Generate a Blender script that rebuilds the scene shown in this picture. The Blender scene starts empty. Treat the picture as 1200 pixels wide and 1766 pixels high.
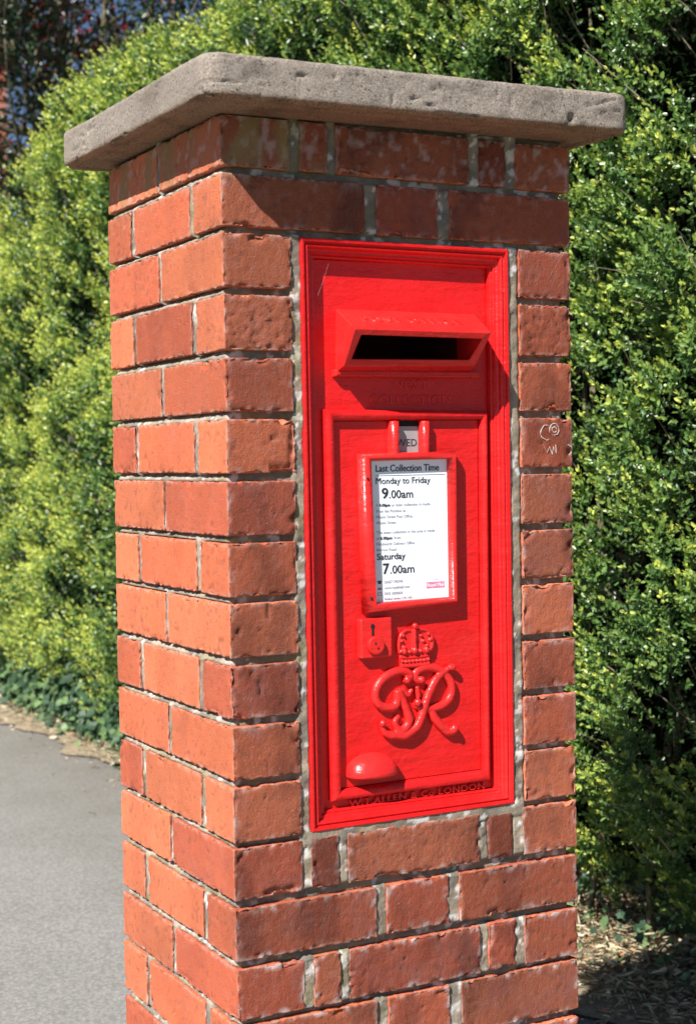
import bpy, math, random
import numpy as np
from mathutils import Matrix, Vector

# ------------------------------------------------------------------ camera, sky, sun, exposure
S = bpy.context.scene
COL = S.collection
random.seed(7)
RNG = np.random.default_rng(11)

cam_d = bpy.data.cameras.new("camera")
cam = bpy.data.objects.new("camera", cam_d); COL.objects.link(cam)
CP = Vector((-0.80366, -1.84263, 1.43664))
cr = Vector((0.88235854, -0.47026961, -0.01702625)); cu = Vector((0.03126263, 0.02247907, 0.99925839)); cf = Vector((0.46953812, 0.88223647, -0.03453646))
M = Matrix((cr, cu, -cf)).transposed().to_4x4(); M.translation = CP
cam.matrix_world = M
cam_d.sensor_fit = 'HORIZONTAL'; cam_d.sensor_width = 24.0; cam_d.lens = 2659.44 / 1200 * 24.0
cam_d.clip_start = 0.05; cam_d.clip_end = 400
cam_d.dof.use_dof = True; cam_d.dof.focus_distance = 2.45; cam_d.dof.aperture_fstop = 7.8
S.camera = cam

SUN = Vector((1.62, 1.0, -1.78)).normalized()
w = bpy.data.worlds.new("World"); S.world = w; w.use_nodes = True
nt = w.node_tree; sky = nt.nodes.new('ShaderNodeTexSky'); sky.sky_type = 'NISHITA'; sky.sun_disc = False
sky.sun_elevation = math.asin(-SUN.z); sky.sun_rotation = math.atan2(-SUN.x, -SUN.y) % (2 * math.pi)
sky.air_density = 0.6; sky.dust_density = 0.15; sky.ozone_density = 1.5
bg = nt.nodes['Background']; nt.links.new(sky.outputs[0], bg.inputs[0]); bg.inputs[1].default_value = 0.05
sd = bpy.data.lights.new("sun", 'SUN'); sd.energy = 5.0; sd.angle = math.radians(0.53); sd.color = (1.0, 0.955, 0.89)
so = bpy.data.objects.new("sun", sd); COL.objects.link(so); so.rotation_mode = 'QUATERNION'
so.rotation_quaternion = SUN.to_track_quat('-Z', 'Y'); so.location = (-6, -4, 8)
S.view_settings.view_transform = 'Standard'; S.view_settings.look = 'None'; S.view_settings.gamma = 1.0
S.view_settings.exposure = 0.94

# ------------------------------------------------------------------ helpers
def tag(o, label=None, cat=None, group=None, kind=None):
    if label: o['label'] = label
    if cat: o['category'] = cat
    if group: o['group'] = group
    if kind: o['kind'] = kind
    return o

def empty(name, loc=(0, 0, 0)):
    o = bpy.data.objects.new(name, None); COL.objects.link(o); o.location = loc; o.empty_display_size = 0.1
    return o

def mesh_obj(name, V, F, mat, parent=None, smooth=False, col=None):
    """F: list of faces or an (n,4)/(n,3) array"""
    me = bpy.data.meshes.new(name)
    V = np.asarray(V, dtype=np.float32)
    if isinstance(F, np.ndarray):
        n, k = F.shape
        me.vertices.add(len(V)); me.vertices.foreach_set('co', V.ravel())
        me.loops.add(n * k); me.loops.foreach_set('vertex_index', F.astype(np.int32).ravel())
        me.polygons.add(n)
        me.polygons.foreach_set('loop_start', np.arange(0, n * k, k, dtype=np.int32))
        me.polygons.foreach_set('loop_total', np.full(n, k, dtype=np.int32))
        me.update(calc_edges=True)
    else:
        me.from_pydata(V.tolist(), [], F); me.update()
    if smooth:
        me.polygons.foreach_set('use_smooth', np.ones(len(me.polygons), dtype=bool))
    if col is not None:
        a = me.attributes.new('tint', 'FLOAT_COLOR', 'POINT')
        c = np.ones((len(V), 4), dtype=np.float32); c[:, :3] = col
        a.data.foreach_set('color', c.ravel())
    me.materials.append(mat)
    o = bpy.data.objects.new(name, me); COL.objects.link(o)
    if parent is not None: o.parent = parent
    return o

class MB:
    def __init__(s): s.V = []; s.F = []; s.n = 0
    def add(s, V, F):
        V = [tuple(v) for v in V]
        s.V += V; s.F += [tuple(i + s.n for i in f) for f in F]; s.n += len(V); return s
    def box(s, x0, x1, y0, y1, z0, z1):
        V = [(x, y, z) for z in (z0, z1) for y in (y0, y1) for x in (x0, x1)]
        return s.add(V, [(0, 2, 3, 1), (4, 5, 7, 6), (0, 1, 5, 4), (2, 6, 7, 3), (0, 4, 6, 2), (1, 3, 7, 5)])
    def tube(s, pts, rad, n=8, sy=1.0):
        pts = [Vector(p) for p in pts]
        if not hasattr(rad, '__len__'): rad = [rad] * len(pts)
        V = []; F = []
        up = Vector((0, 1, 0)) if abs((pts[-1] - pts[0]).normalized().y) < .9 else Vector((1, 0, 0))
        for i, p in enumerate(pts):
            t = (pts[min(i + 1, len(pts) - 1)] - pts[max(i - 1, 0)]).normalized()
            a = t.cross(up); a = a.normalized() if a.length > 1e-6 else Vector((1, 0, 0)); b = t.cross(a).normalized()
            for k in range(n):
                th = 2 * math.pi * k / n
                V.append(p + a * math.cos(th) * rad[i] + b * math.sin(th) * rad[i] * sy)
        for i in range(len(pts) - 1):
            for k in range(n):
                F.append((i * n + k, i * n + (k + 1) % n, (i + 1) * n + (k + 1) % n, (i + 1) * n + k))
        F.append(tuple(range(n))[::-1]); F.append(tuple((len(pts) - 1) * n + k for k in range(n)))
        return s.add(V, F)
    def ball(s, c, r, n=10, m=7):
        rx, ry, rz = r if hasattr(r, '__len__') else (r, r, r)
        V = [(c[0], c[1], c[2] + rz)]; F = []
        for j in range(1, m):
            ph = math.pi * j / m
            for k in range(n):
                th = 2 * math.pi * k / n
                V.append((c[0] + rx * math.sin(ph) * math.cos(th), c[1] + ry * math.sin(ph) * math.sin(th), c[2] + rz * math.cos(ph)))
        V.append((c[0], c[1], c[2] - rz))
        for k in range(n): F.append((0, 1 + k, 1 + (k + 1) % n))
        for j in range(m - 2):
            for k in range(n):
                a = 1 + j * n + k; b = 1 + j * n + (k + 1) % n
                F.append((a, a + n, b + n, b))
        L = len(V) - 1
        for k in range(n): F.append((1 + (m - 2) * n + k, L, 1 + (m - 2) * n + (k + 1) % n))
        return s.add(V, F)
    def loop(s, outer, inner, prof):
        """mitred frame: outer/inner 4 corners (x,z); prof list of (t, y)"""
        V = []; F = []
        for t, y in prof:
            for o, i in zip(outer, inner):
                V.append((o[0] + (i[0] - o[0]) * t, y, o[1] + (i[1] - o[1]) * t))
        for j in range(len(prof) - 1):
            for k in range(4):
                a = j * 4 + k; b = j * 4 + (k + 1) % 4
                F.append((a, a + 4, b + 4, b))
        return s.add(V, F)
    def build(s, name, mat, parent=None, smooth=False):
        return mesh_obj(name, s.V, s.F, mat, parent, smooth)

def _h(i, j, k, seed):
    n = (i * 374761393 + j * 668265263 + k * 2147483647 + seed * 1274126177) & 0xffffffff
    n = ((n ^ (n >> 13)) * 1274126177) & 0xffffffff
    n = ((n ^ (n >> 15)) * 2246822519) & 0xffffffff
    return ((n ^ (n >> 16)) & 0xffff) / 65535.0
def vnoise(P, seed=0):
    P = np.asarray(P, dtype=np.float64); I = np.floor(P).astype(np.int64); f = P - I; f = f * f * (3 - 2 * f)
    r = 0
    for a in (0, 1):
        for b in (0, 1):
            for c in (0, 1):
                wt = (f[:, 0] if a else 1 - f[:, 0]) * (f[:, 1] if b else 1 - f[:, 1]) * (f[:, 2] if c else 1 - f[:, 2])
                r = r + wt * _h(I[:, 0] + a, I[:, 1] + b, I[:, 2] + c, seed)
    return r
def fbm(P, seed=0, o=3):
    r = 0; a = .5; t = 0
    for k in range(o):
        r = r + a * vnoise(P * (2.03 ** k) + 17.3 * k, seed + k); t += a; a *= .5
    return r / t
def sstep(a, b, x):
    t = np.clip((x - a) / (b - a), 0, 1); return t * t * (3 - 2 * t)

def cubegrid(n):
    """unit cube surface with per-axis coordinate lists -> verts, quads (merged)"""
    xs, ys, zs = n
    V = []; F = []; c = 0
    def face(A, B, fn, flip):
        nonlocal c
        a, b = np.meshgrid(A, B, indexing='ij'); P = fn(a.ravel(), b.ravel()); V.append(np.stack(P, 1))
        na, nb = len(A), len(B); idx = (np.arange(na * nb).reshape(na, nb)) + c
        q = np.stack([idx[:-1, :-1], idx[1:, :-1], idx[1:, 1:], idx[:-1, 1:]], -1).reshape(-1, 4)
        if flip: q = q[:, ::-1]
        F.append(q); c += na * nb
    o = lambda a, v: np.full_like(a, v)
    face(xs, zs, lambda a, b: (a, o(a, ys[0]), b), False); face(xs, zs, lambda a, b: (a, o(a, ys[-1]), b), True)
    face(ys, zs, lambda a, b: (o(a, xs[0]), a, b), True); face(ys, zs, lambda a, b: (o(a, xs[-1]), a, b), False)
    face(xs, ys, lambda a, b: (a, b, o(a, zs[0])), True); face(xs, ys, lambda a, b: (a, b, o(a, zs[-1])), False)
    V = np.concatenate(V); F = np.concatenate(F)
    key = np.round(V * 1e6).astype(np.int64)
    _, first, inv = np.unique(key, axis=0, return_index=True, return_inverse=True)
    return V[first], inv.ravel()[F]

# ------------------------------------------------------------------ materials
def mat(name):
    m = bpy.data.materials.new(name); m.use_nodes = True
    return m, m.node_tree, m.node_tree.nodes['Principled BSDF']
def N(nt, t, **kw):
    n = nt.nodes.new(t)
    for k, v in kw.items(): setattr(n, k, v)
    return n
def noise(nt, vec, scale, detail=4, rough=.55):
    n = N(nt, 'ShaderNodeTexNoise'); n.inputs['Scale'].default_value = scale; n.inputs['Detail'].default_value = detail
    n.inputs['Roughness'].default_value = rough; nt.links.new(vec, n.inputs['Vector']); return n.outputs['Fac']
def ramp(nt, fac, stops):
    r = N(nt, 'ShaderNodeValToRGB'); e = r.color_ramp.elements
    while len(e) < len(stops): e.new(.5)
    for el, (p, c) in zip(e, stops): el.position = p; el.color = c if len(c) == 4 else (*c, 1)
    nt.links.new(fac, r.inputs[0]); return r.outputs[0]
def mix(nt, f, a, b, mode='MIX'):
    m = N(nt, 'ShaderNodeMix', data_type='RGBA', blend_type=mode)
    for i, v in ((0, f), (6, a), (7, b)):
        if hasattr(v, 'links'): nt.links.new(v, m.inputs[i])
        else: m.inputs[i].default_value = v if i == 0 else (*v, 1) if len(v) == 3 else v
    return m.outputs[2]
def math_(nt, op, a, b=0.0):
    m = N(nt, 'ShaderNodeMath', operation=op)
    for i, v in ((0, a), (1, b)):
        if hasattr(v, 'links'): nt.links.new(v, m.inputs[i])
        else: m.inputs[i].default_value = v
    return m.outputs[0]
def bump(nt, bs, layers):
    prev = None
    for h, strength, dist in layers:
        b = N(nt, 'ShaderNodeBump'); b.inputs['Strength'].default_value = strength; b.inputs['Distance'].default_value = dist
        nt.links.new(h, b.inputs['Height'])
        if prev: nt.links.new(prev, b.inputs['Normal'])
        prev = b.outputs[0]
    nt.links.new(prev, bs.inputs['Normal'])
def objco(nt): return N(nt, 'ShaderNodeTexCoord').outputs['Object']
def attr(nt): return N(nt, 'ShaderNodeAttribute', attribute_name='tint').outputs['Color']
def scaled(nt, vec, s):
    m = N(nt, 'ShaderNodeMapping'); m.inputs['Scale'].default_value = s; nt.links.new(vec, m.inputs[0]); return m.outputs[0]

def m_plain(name, c, rough=.6, metal=0, spec=.5):
    m, t, b = mat(name); co = objco(t); f = noise(t, co, 60)
    t.links.new(mix(t, f, tuple(x * .85 for x in c), tuple(min(1, x * 1.12) for x in c)), b.inputs['Base Color'])
    b.inputs['Roughness'].default_value = rough; b.inputs['Metallic'].default_value = metal
    b.inputs['Specular IOR Level'].default_value = spec
    return m

# brick
m_brick, t, b = mat('brick'); co = objco(t)
fine = noise(t, co, 420, 5, .7); mid = noise(t, co, 90, 4, .6)
c = mix(t, math_(t, 'MULTIPLY', mid, .35), attr(t), (0.62, 0.5, 0.45), 'MULTIPLY')
spk = ramp(t, noise(t, co, 520, 3, .6), [(0.62, (0, 0, 0)), (0.72, (1, 1, 1))])
c = mix(t, math_(t, 'MULTIPLY', spk, .28), c, (0.62, 0.42, 0.36))
dk = ramp(t, noise(t, co, 150, 3, .6), [(0.28, (1, 1, 1)), (0.36, (0, 0, 0))])
c = mix(t, math_(t, 'MULTIPLY', dk, .62), c, (0.10, 0.05, 0.04))
# thin vertical drag lines left by the brick-cutting wires on the front face
sx = N(t, 'ShaderNodeSeparateXYZ'); t.links.new(scaled(t, co, (26.5, 1, 1)), sx.inputs[0])
wob = math_(t, 'MULTIPLY', noise(t, co, 9, 2), .35)
fr = math_(t, 'FRACT', math_(t, 'ADD', sx.outputs[0], wob))
ln = ramp(t, fr, [(0.0, (1, 1, 1)), (0.018, (0, 0, 0))])
c = mix(t, math_(t, 'MULTIPLY', ln, math_(t, 'MULTIPLY', mid, .8)), c, (0.12, 0.05, 0.04))
t.links.new(c, b.inputs['Base Color']); b.inputs['Roughness'].default_value = .78
b.inputs['Specular IOR Level'].default_value = .35
bump(t, b, [(fine, 1.0, .0017), (noise(t, scaled(t, co, (1, 1, .45)), 210, 4, .65), .6, .0018), (ln, .35, -.0008)])
# mortar
m_mortar, t, b = mat('mortar'); co = objco(t)
c = mix(t, noise(t, co, 160, 5, .7), attr(t), (0.55, 0.5, 0.44), 'MULTIPLY')
t.links.new(c, b.inputs['Base Color']); b.inputs['Roughness'].default_value = .95; b.inputs['Specular IOR Level'].default_value = .2
bump(t, b, [(noise(t, co, 300, 5, .75), .9, .0016), (noise(t, co, 90, 3), .5, .002)])
# stone
m_stone, t, b = mat('weathered_stone'); co = objco(t)
c = ramp(t, noise(t, co, 14, 5, .6), [(.3, (.205, .178, .155)), (.7, (.30, .262, .228))])
c = mix(t, ramp(t, noise(t, co, 380, 4, .7), [(.42, (0, 0, 0)), (.62, (.9, .9, .9))]), c, (.46, .41, .365))
c = mix(t, ramp(t, noise(t, co, 240, 3, .6), [(.30, (1, 1, 1)), (.40, (0, 0, 0))]), c, (.085, .065, .055))
c = mix(t, math_(t, 'MULTIPLY', ramp(t, noise(t, co, 6, 4, .6), [(.52, (0, 0, 0)), (.72, (1, 1, 1))]), .45), c, (.15, .118, .095))
t.links.new(mix(t, 1.0, c, attr(t), 'MULTIPLY'), b.inputs['Base Color']); b.inputs['Roughness'].default_value = .95; b.inputs['Specular IOR Level'].default_value = .2
bump(t, b, [(noise(t, co, 480, 4, .8), .9, .0024), (noise(t, co, 170, 4, .6), .5, .0022)])
# red paint
def red(name, base, text_bump=1.0):
    m, t, b = mat(name); co = objco(t)
    c = mix(t, ramp(t, noise(t, co, 34, 4, .6), [(.35, (0, 0, 0)), (.75, (1, 1, 1))]), base, (base[0] * .93, base[1] * .7 , base[2] * .7))
    fade = ramp(t, noise(t, co, 11, 5, .65), [(.50, (0, 0, 0)), (.78, (1, 1, 1))])
    c = mix(t, math_(t, 'MULTIPLY', fade, .35), c, (.60, .04, .035))
    drt = ramp(t, noise(t, scaled(t, co, (1, 1, .4)), 70, 5, .7), [(.60, (0, 0, 0)), (.80, (1, 1, 1))])
    c = mix(t, math_(t, 'MULTIPLY', drt, .35), c, (.25, .012, .012))
    chip = ramp(t, noise(t, co, 300, 2, .5), [(.205, (1, 1, 1)), (.225, (0, 0, 0))])
    c = mix(t, chip, c, (.10, .012, .012))
    t.links.new(c, b.inputs['Base Color']); t.links.new(ramp(t, noise(t, co, 60, 4, .6), [(.3, (.24, .24, .24)), (.75, (.42, .42, .42))]), b.inputs['Roughness'])
    b.inputs['Specular IOR Level'].default_value = .36; b.inputs['Coat Weight'].default_value = .06; b.inputs['Coat Roughness'].default_value = .2
    runs = noise(t, scaled(t, co, (1, 1, 3.2)), 22, 4, .6)
    bump(t, b, [(noise(t, co, 420, 3, .6), .22 * text_bump, .0006), (noise(t, co, 110, 3, .6), .32 * text_bump, .0014), (runs, .35 * text_bump, .004)])
    return m
m_red = red('red_gloss_paint', (.62, .012, .013), 1.7)
m_red_cast = red('red_paint_lit_casting', (.66, .021, .020), 1.5)  # paler copy of the red: brightness on raised castings put into the colour
m_chute = m_plain('shaded_red_chute', (.07, .004, .004), .7)  # red paint darkened in colour for the shade inside the chute
m_dark = m_plain('black_hole_shade', (.006, .004, .004), .9)  # flat black for hollows and holes: their shade put in as colour
m_ink = m_plain('black_ink', (.02, .02, .028), .6)
m_inkg = m_plain('glare_grey_ink', (.30, .31, .34), .6)  # small print paled: glare over it put into the ink colour
m_pink = m_plain('faded_pink_ink', (.62, .20, .36), .5)
m_whiteink = m_plain('white_ink', (.85, .8, .82), .5)
m_tab = m_plain('grey_enamel_tab', (.30, .30, .31), .45)
m_silk = m_plain('spider_silk', (.45, .45, .45), .4)
m_screw = m_plain('dark_screw_hole', (.015, .006, .006), .8)
# notice: white card behind glossy perspex, whose sky reflection is put into the bluish base
m_card, t, b = mat('white_notice_card'); co = objco(t)
t.links.new(mix(t, noise(t, co, 8, 3), (.80, .85, .93), (.86, .90, .95)), b.inputs['Base Color'])
b.inputs['Roughness'].default_value = .35; b.inputs['Coat Weight'].default_value = .5; b.inputs['Coat Roughness'].default_value = .06

# ------------------------------------------------------------------ ground, road, verge
def grid_sheet(name, x0, x1, y0, y1, nx, ny, z, material, edge=None, amp=0):
    xs = np.linspace(x0, x1, nx); ys = np.linspace(y0, y1, ny)
    a, b_ = np.meshgrid(xs, ys, indexing='ij'); P = np.stack([a.ravel(), b_.ravel(), np.full(a.size, z)], 1)
    if edge is not None: P[:, 0] += edge(P)
    if amp: P[:, 2] += amp * fbm(P * 4, 3)
    idx = np.arange(nx * ny).reshape(nx, ny)
    q = np.stack([idx[:-1, :-1], idx[1:, :-1], idx[1:, 1:], idx[:-1, 1:]], -1).reshape(-1, 4)
    return tag(mesh_obj(name, P, q, material, smooth=True), kind='structure')

m_soil, t, b = mat('dry_soil'); co = objco(t)
c = ramp(t, noise(t, co, 25, 6, .7), [(.3, (.20, .15, .10)), (.5, (.38, .30, .20)), (.75, (.56, .48, .34))])
t.links.new(c, b.inputs['Base Color']); b.inputs['Roughness'].default_value = .95
bump(t, b, [(noise(t, co, 60, 6, .7), 1, .02)])
m_dark_ground, t, b = mat('dark_unseen_ground'); co = objco(t)
t.links.new(ramp(t, noise(t, co, 8, 5, .7), [(.3, (.03, .05, .015)), (.7, (.06, .09, .03))]), b.inputs['Base Color']); b.inputs['Roughness'].default_value = .9
m_asphalt, t, b = mat('worn_asphalt'); co = objco(t)
c = ramp(t, noise(t, co, 1.6, 4, .6), [(.3, (.27, .265, .255)), (.7, (.34, .33, .32))])
c = mix(t, ramp(t, noise(t, co, 170, 3, .7), [(.4, (0, 0, 0)), (.75, (.8, .8, .8))]), c, (.36, .35, .33))
c = mix(t, ramp(t, noise(t, co, 110, 2, .6), [(.25, (.8, .8, .8)), (.42, (0, 0, 0))]), c, (.07, .068, .066))
vo = N(t, 'ShaderNodeTexVoronoi'); vo.inputs['Scale'].default_value = 85; t.links.new(co, vo.inputs['Vector'])
c = mix(t, math_(t, 'MULTIPLY', vo.outputs['Color'], .35), c, (.52, .50, .47))
c = mix(t, ramp(t, vo.outputs['Distance'], [(.0, (0, 0, 0)), (.75, (.7, .7, .7))]), c, (.15, .147, .142))
sxy = N(t, 'ShaderNodeSeparateXYZ'); t.links.new(co, sxy.inputs[0])
gr = N(t, 'ShaderNodeMapRange'); t.links.new(math_(t, 'ADD', sxy.outputs[0], math_(t, 'MULTIPLY', noise(t, co, 2.2, 4, .6), 1.3)), gr.inputs[0]); gr.inputs[1].default_value = 1.35; gr.inputs[2].default_value = 2.4
c = mix(t, math_(t, 'MULTIPLY', gr.outputs[0], .55), c, (.12, .10, .075))
pt = ramp(t, noise(t, co, 38, 2, .5), [(.74, (0, 0, 0)), (.76, (1, 1, 1))])
c = mix(t, pt, c, (.5, .48, .44))
t.links.new(c, b.inputs['Base Color']); b.inputs['Roughness'].default_value = .72
bump(t, b, [(noise(t, co, 150, 4, .7), .8, .005)])
grid_sheet('ground', -150, 150, -150, 150, 3, 3, -.012, m_dark_ground)  # unseen ground beyond the road, kept dark to cut light bounced into shade
grid_sheet('road', -2.6, 1.60, -30, 60, 2, 3, 0.0, m_asphalt)
def vedge(P):
    wgt = np.clip((2.2 - P[:, 0]) / .6, 0, 1)
    return wgt * ((fbm(P * np.array([0, 2.2, 0]) + 5, 9) - .5) * .34 + (fbm(P * np.array([0, 11, 0]), 19) - .5) * .12)
grid_sheet('verge', 1.56, 4.2, -2, 12, 40, 260, 0.006, m_soil, vedge, .006)

# ------------------------------------------------------------------ brick pillar
GZ = 1.85
W, D = .552, .440
tops = [0.0341, -0.0413, -0.1176, -0.1975, -0.2804, -0.3603, -0.4414, -0.5228, -0.6025, -0.6837, -0.7644, -0.8444, -0.9249, -1.0054, -1.0853, -1.1623]
bots = [-0.0289, -0.1073, -0.1856, -0.2675, -0.3476, -0.4285, -0.5109, -0.5908, -0.6711, -0.7518, -0.8324, -0.9145, -0.9911, -1.0717, -1.1524, -1.2342]
# measured ledges include the brick arrises; open every brick by a millimetre
courses = [(t_ + GZ + .0010, b_ + GZ - .0015) for t_, b_ in zip(tops, bots)]
z = courses[-1][1]
while z > .05:
    courses.append((z - .0115, z - .0805)); z -= .0805
pillar = empty('brick_pillar', (W / 2, D / 2, 0))
tag(pillar, 'square red brick pillar under a flat stone cap, with the red wall post box set in its front', 'pillar')
def PO(v):
    v = np.array(v, dtype=np.float64); v[:, 0] -= W / 2; v[:, 1] -= D / 2; return v

BV = []; BF = []; BC = []; bn = 0
base_cols = np.array([1.0, 1.09, 1.03]) * np.array([(.50, .112, .052), (.53, .125, .058), (.47, .102, .050), (.50, .128, .064), (.43, .088, .045), (.55, .138, .066), (.49, .104, .048)])
def brick(x0, x1, y0, y1, z0, z1, res, seed, rough=1.0, dark=0.0, scale_col=None, rr=.0015, side_tone=None):
    global bn
    r = random.Random(seed)
    j = lambda s: (r.random() - .5) * s
    x0 += j(.0015); x1 += j(.0015); y0 += j(.0015); z0 += j(.001); z1 += j(.001)
    def lin(a, b_):
        n = max(2, int((b_ - a) / res)); u = np.linspace(a, b_, n + 1)
        if res < .008: u = np.unique(np.concatenate([u, [a + .0013, a + .0026, b_ - .0013, b_ - .0026]]))
        return u
    P, F = cubegrid((lin(x0, x1), lin(y0, y1), lin(z0, z1)))
    lo = np.array([x0, y0, z0]) + rr; hi = np.array([x1, y1, z1]) - rr
    inner = np.clip(P, lo, hi); d = P - inner; L = np.linalg.norm(d, axis=1, keepdims=True); L[L == 0] = 1
    nrm = d / L; P2 = inner + nrm * rr
    outs = (np.abs(d) > 1e-6).sum(1)
    # distance of each point from the nearest brick arris on its own face
    e = np.sort(np.minimum(P - np.array([x0, y0, z0]), np.array([x1, y1, z1]) - P), axis=1)
    near = e[:, 1]
    off = seed * 3.17
    Q = P2 + off
    if res < .008:
        dsp = (fbm(Q * 18, 1, 2) - .5) * .0010 + (fbm(Q * 190, 5, 2) - .5) * .0012 * rough
        pit = sstep(.68, .75, fbm(Q * 150, 8, 2)); dsp -= pit * .0008 * rough
        big = sstep(.90, .94, vnoise(Q * 70, 12)); dsp -= big * .0028 * rough
        chip = sstep(.52, .66, fbm(Q * 130, 21, 3)) * sstep(.0055, .0005, near); dsp -= chip * .0042
        chip2 = sstep(.70, .75, fbm(Q * 40, 33, 2)) * sstep(.016, .002, near); dsp -= chip2 * .0050
        # proud side faces away from the sun are the wire-cut ones: roughen the front, keep the side smooth
        side = np.abs(nrm[:, 0]) > .7
        dsp = np.where(side, dsp * .45 - .0006, dsp)
    else:
        dsp = (fbm(Q * 30, 1, 2) - .5) * .003; pit = big = chip = np.zeros(len(P))
    P2 = P2 + nrm * dsp[:, None]
    c = base_cols[r.randrange(len(base_cols))] * (0.78 + .36 * r.random())
    if side_tone is not None: c = c * side_tone
    C = np.tile(c, (len(P), 1))
    front0 = nrm[:, 1] < -.6
    tone = fbm(Q * 14, 40, 3)[:, None]; C = C * (.86 + .28 * tone)
    mauve = sstep(.52, .75, fbm(Q * 22, 44, 3))[:, None] * np.where(front0, .5, .15)[:, None]; C = C * (1 - mauve) + np.array([.36, .115, .085]) * mauve
    front = (nrm[:, 1] < -.6)
    C = np.where(front[:, None], C * np.array([.63, .63, .66]), C * np.array([1.16, 1.18, 1.16]))            # front a little browner; weaker sun darkened into it, side brightened
    edgew = sstep(.0055, .001, near) * sstep(.46, .56, fbm(Q * 150, 55, 3))
    C = C * (1 - (edgew * .38)[:, None]) + np.array([.55, .38, .32]) * (edgew * .38)[:, None]
    p = pit[:, None] * .35 + big[:, None] * .4
    C = C * (1 - p) + np.array([.12, .05, .04]) * p
    # limescale bloom, worst on the lowest bricks and under the cap
    bl = sstep(.56, .72, fbm(P2 * np.array([110, 110, 80]) + 3, 61, 4)) * (.03 + .34 * sstep(1.77, 1.86, P2[:, 2]) + .38 * sstep(.012, .002, near) * (.35 + sstep(1.0, .8, P2[:, 2])) * (nrm[:, 1] < -.5))
    bl = np.clip(bl, 0, .75)[:, None]; C = C * (1 - bl) + np.array([.60, .56, .55]) * bl
    # lichen streaks close under the cap
    li = sstep(.50, .66, fbm(P2 * np.array([30, 30, 9]) + 9, 71, 3)) * sstep(1.79, 1.85, P2[:, 2]) * sstep(.26, .14, P2[:, 0])
    li = (li * .55)[:, None]; C = C * (1 - li) + np.array([.26, .24, .10]) * li
    # soot and damp staining that runs across neighbouring bricks
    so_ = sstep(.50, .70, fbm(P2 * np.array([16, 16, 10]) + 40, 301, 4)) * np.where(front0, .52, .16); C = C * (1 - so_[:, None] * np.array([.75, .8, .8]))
    if dark: C = C * (1 - dark)
    if scale_col is not None: C = C * np.array(scale_col)
    BV.append(P2); BF.append(F + bn); BC.append(np.clip(C, 0, 1)); bn += len(P2)

REC = .0120
def row(axis, cuts, zt, zb, k, res):
    pass
seed = 1
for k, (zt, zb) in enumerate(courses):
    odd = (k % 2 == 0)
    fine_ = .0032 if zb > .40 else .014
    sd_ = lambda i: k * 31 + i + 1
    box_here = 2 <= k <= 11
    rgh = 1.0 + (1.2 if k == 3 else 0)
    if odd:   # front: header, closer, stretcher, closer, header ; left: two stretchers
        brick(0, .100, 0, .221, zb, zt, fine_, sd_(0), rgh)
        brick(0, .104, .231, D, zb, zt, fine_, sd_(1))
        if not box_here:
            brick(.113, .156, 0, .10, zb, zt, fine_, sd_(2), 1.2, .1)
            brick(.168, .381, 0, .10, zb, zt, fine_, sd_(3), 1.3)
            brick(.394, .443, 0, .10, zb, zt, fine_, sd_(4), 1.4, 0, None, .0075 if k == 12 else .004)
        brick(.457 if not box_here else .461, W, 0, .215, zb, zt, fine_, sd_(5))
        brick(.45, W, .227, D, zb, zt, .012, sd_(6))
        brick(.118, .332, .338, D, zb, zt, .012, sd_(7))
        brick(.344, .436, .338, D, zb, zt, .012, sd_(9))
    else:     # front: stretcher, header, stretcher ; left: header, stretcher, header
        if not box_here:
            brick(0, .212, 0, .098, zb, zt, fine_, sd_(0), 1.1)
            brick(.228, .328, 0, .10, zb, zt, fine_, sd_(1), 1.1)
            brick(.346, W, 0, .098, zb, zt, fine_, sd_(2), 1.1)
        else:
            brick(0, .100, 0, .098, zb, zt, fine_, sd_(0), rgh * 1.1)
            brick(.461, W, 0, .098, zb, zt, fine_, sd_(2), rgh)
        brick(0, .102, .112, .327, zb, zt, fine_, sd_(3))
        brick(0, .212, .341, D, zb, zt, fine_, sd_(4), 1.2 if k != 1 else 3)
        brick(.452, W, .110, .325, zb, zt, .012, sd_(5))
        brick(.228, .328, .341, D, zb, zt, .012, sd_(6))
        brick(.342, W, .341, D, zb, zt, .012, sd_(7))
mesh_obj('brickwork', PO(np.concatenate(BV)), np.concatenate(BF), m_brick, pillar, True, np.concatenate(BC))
del BV, BF, BC

# mortar body: recessed sheets with a pocket for the box
def sheet(us, vs, place):
    a, b_ = np.meshgrid(us, vs, indexing='ij'); P = place(a.ravel(), b_.ravel())
    idx = np.arange(a.size).reshape(a.shape)
    return P, np.stack([idx[:-1, :-1], idx[1:, :-1], idx[1:, 1:], idx[:-1, 1:]], -1).reshape(-1, 4)
zs = np.unique(np.concatenate([np.linspace(0, .55, 30), np.arange(.55, 1.903, .0032), [.9345, .9355, 1.7315, 1.7325]]))
xs = np.unique(np.concatenate([np.arange(REC, W - REC, .0032), [W - REC, .1128, .1138, .4420, .4430]]))
ct = np.array([c_[0] for c_ in courses]); cb = np.array([c_[1] for c_ in courses])
def slope(z_):
    # 1 just above a brick, 0 just under the brick above
    k = np.clip(np.searchsorted(-ct, -z_, side='right') - 1, 0, len(ct) - 1)
    r = np.zeros_like(z_)
    for i in range(len(ct) - 1):
        lo, hi = ct[i + 1], cb[i]; m_ = (z_ >= lo - .001) & (z_ <= hi + .001)
        r[m_] = 1 - np.clip((z_[m_] - lo) / max(hi - lo, 1e-4), 0, 1)
    return r
def upright(u, z_, odd_j, even_j):
    k = np.clip(np.searchsorted(-ct, -z_, side='right') - 1, 0, len(ct) - 1); m_ = np.zeros(len(u), bool)
    for par, js in ((0, odd_j), (1, even_j)):
        for a_, b__ in js: m_ |= (k % 2 == par) & (u > a_ - .003) & (u < b__ + .003)
    return m_
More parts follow.
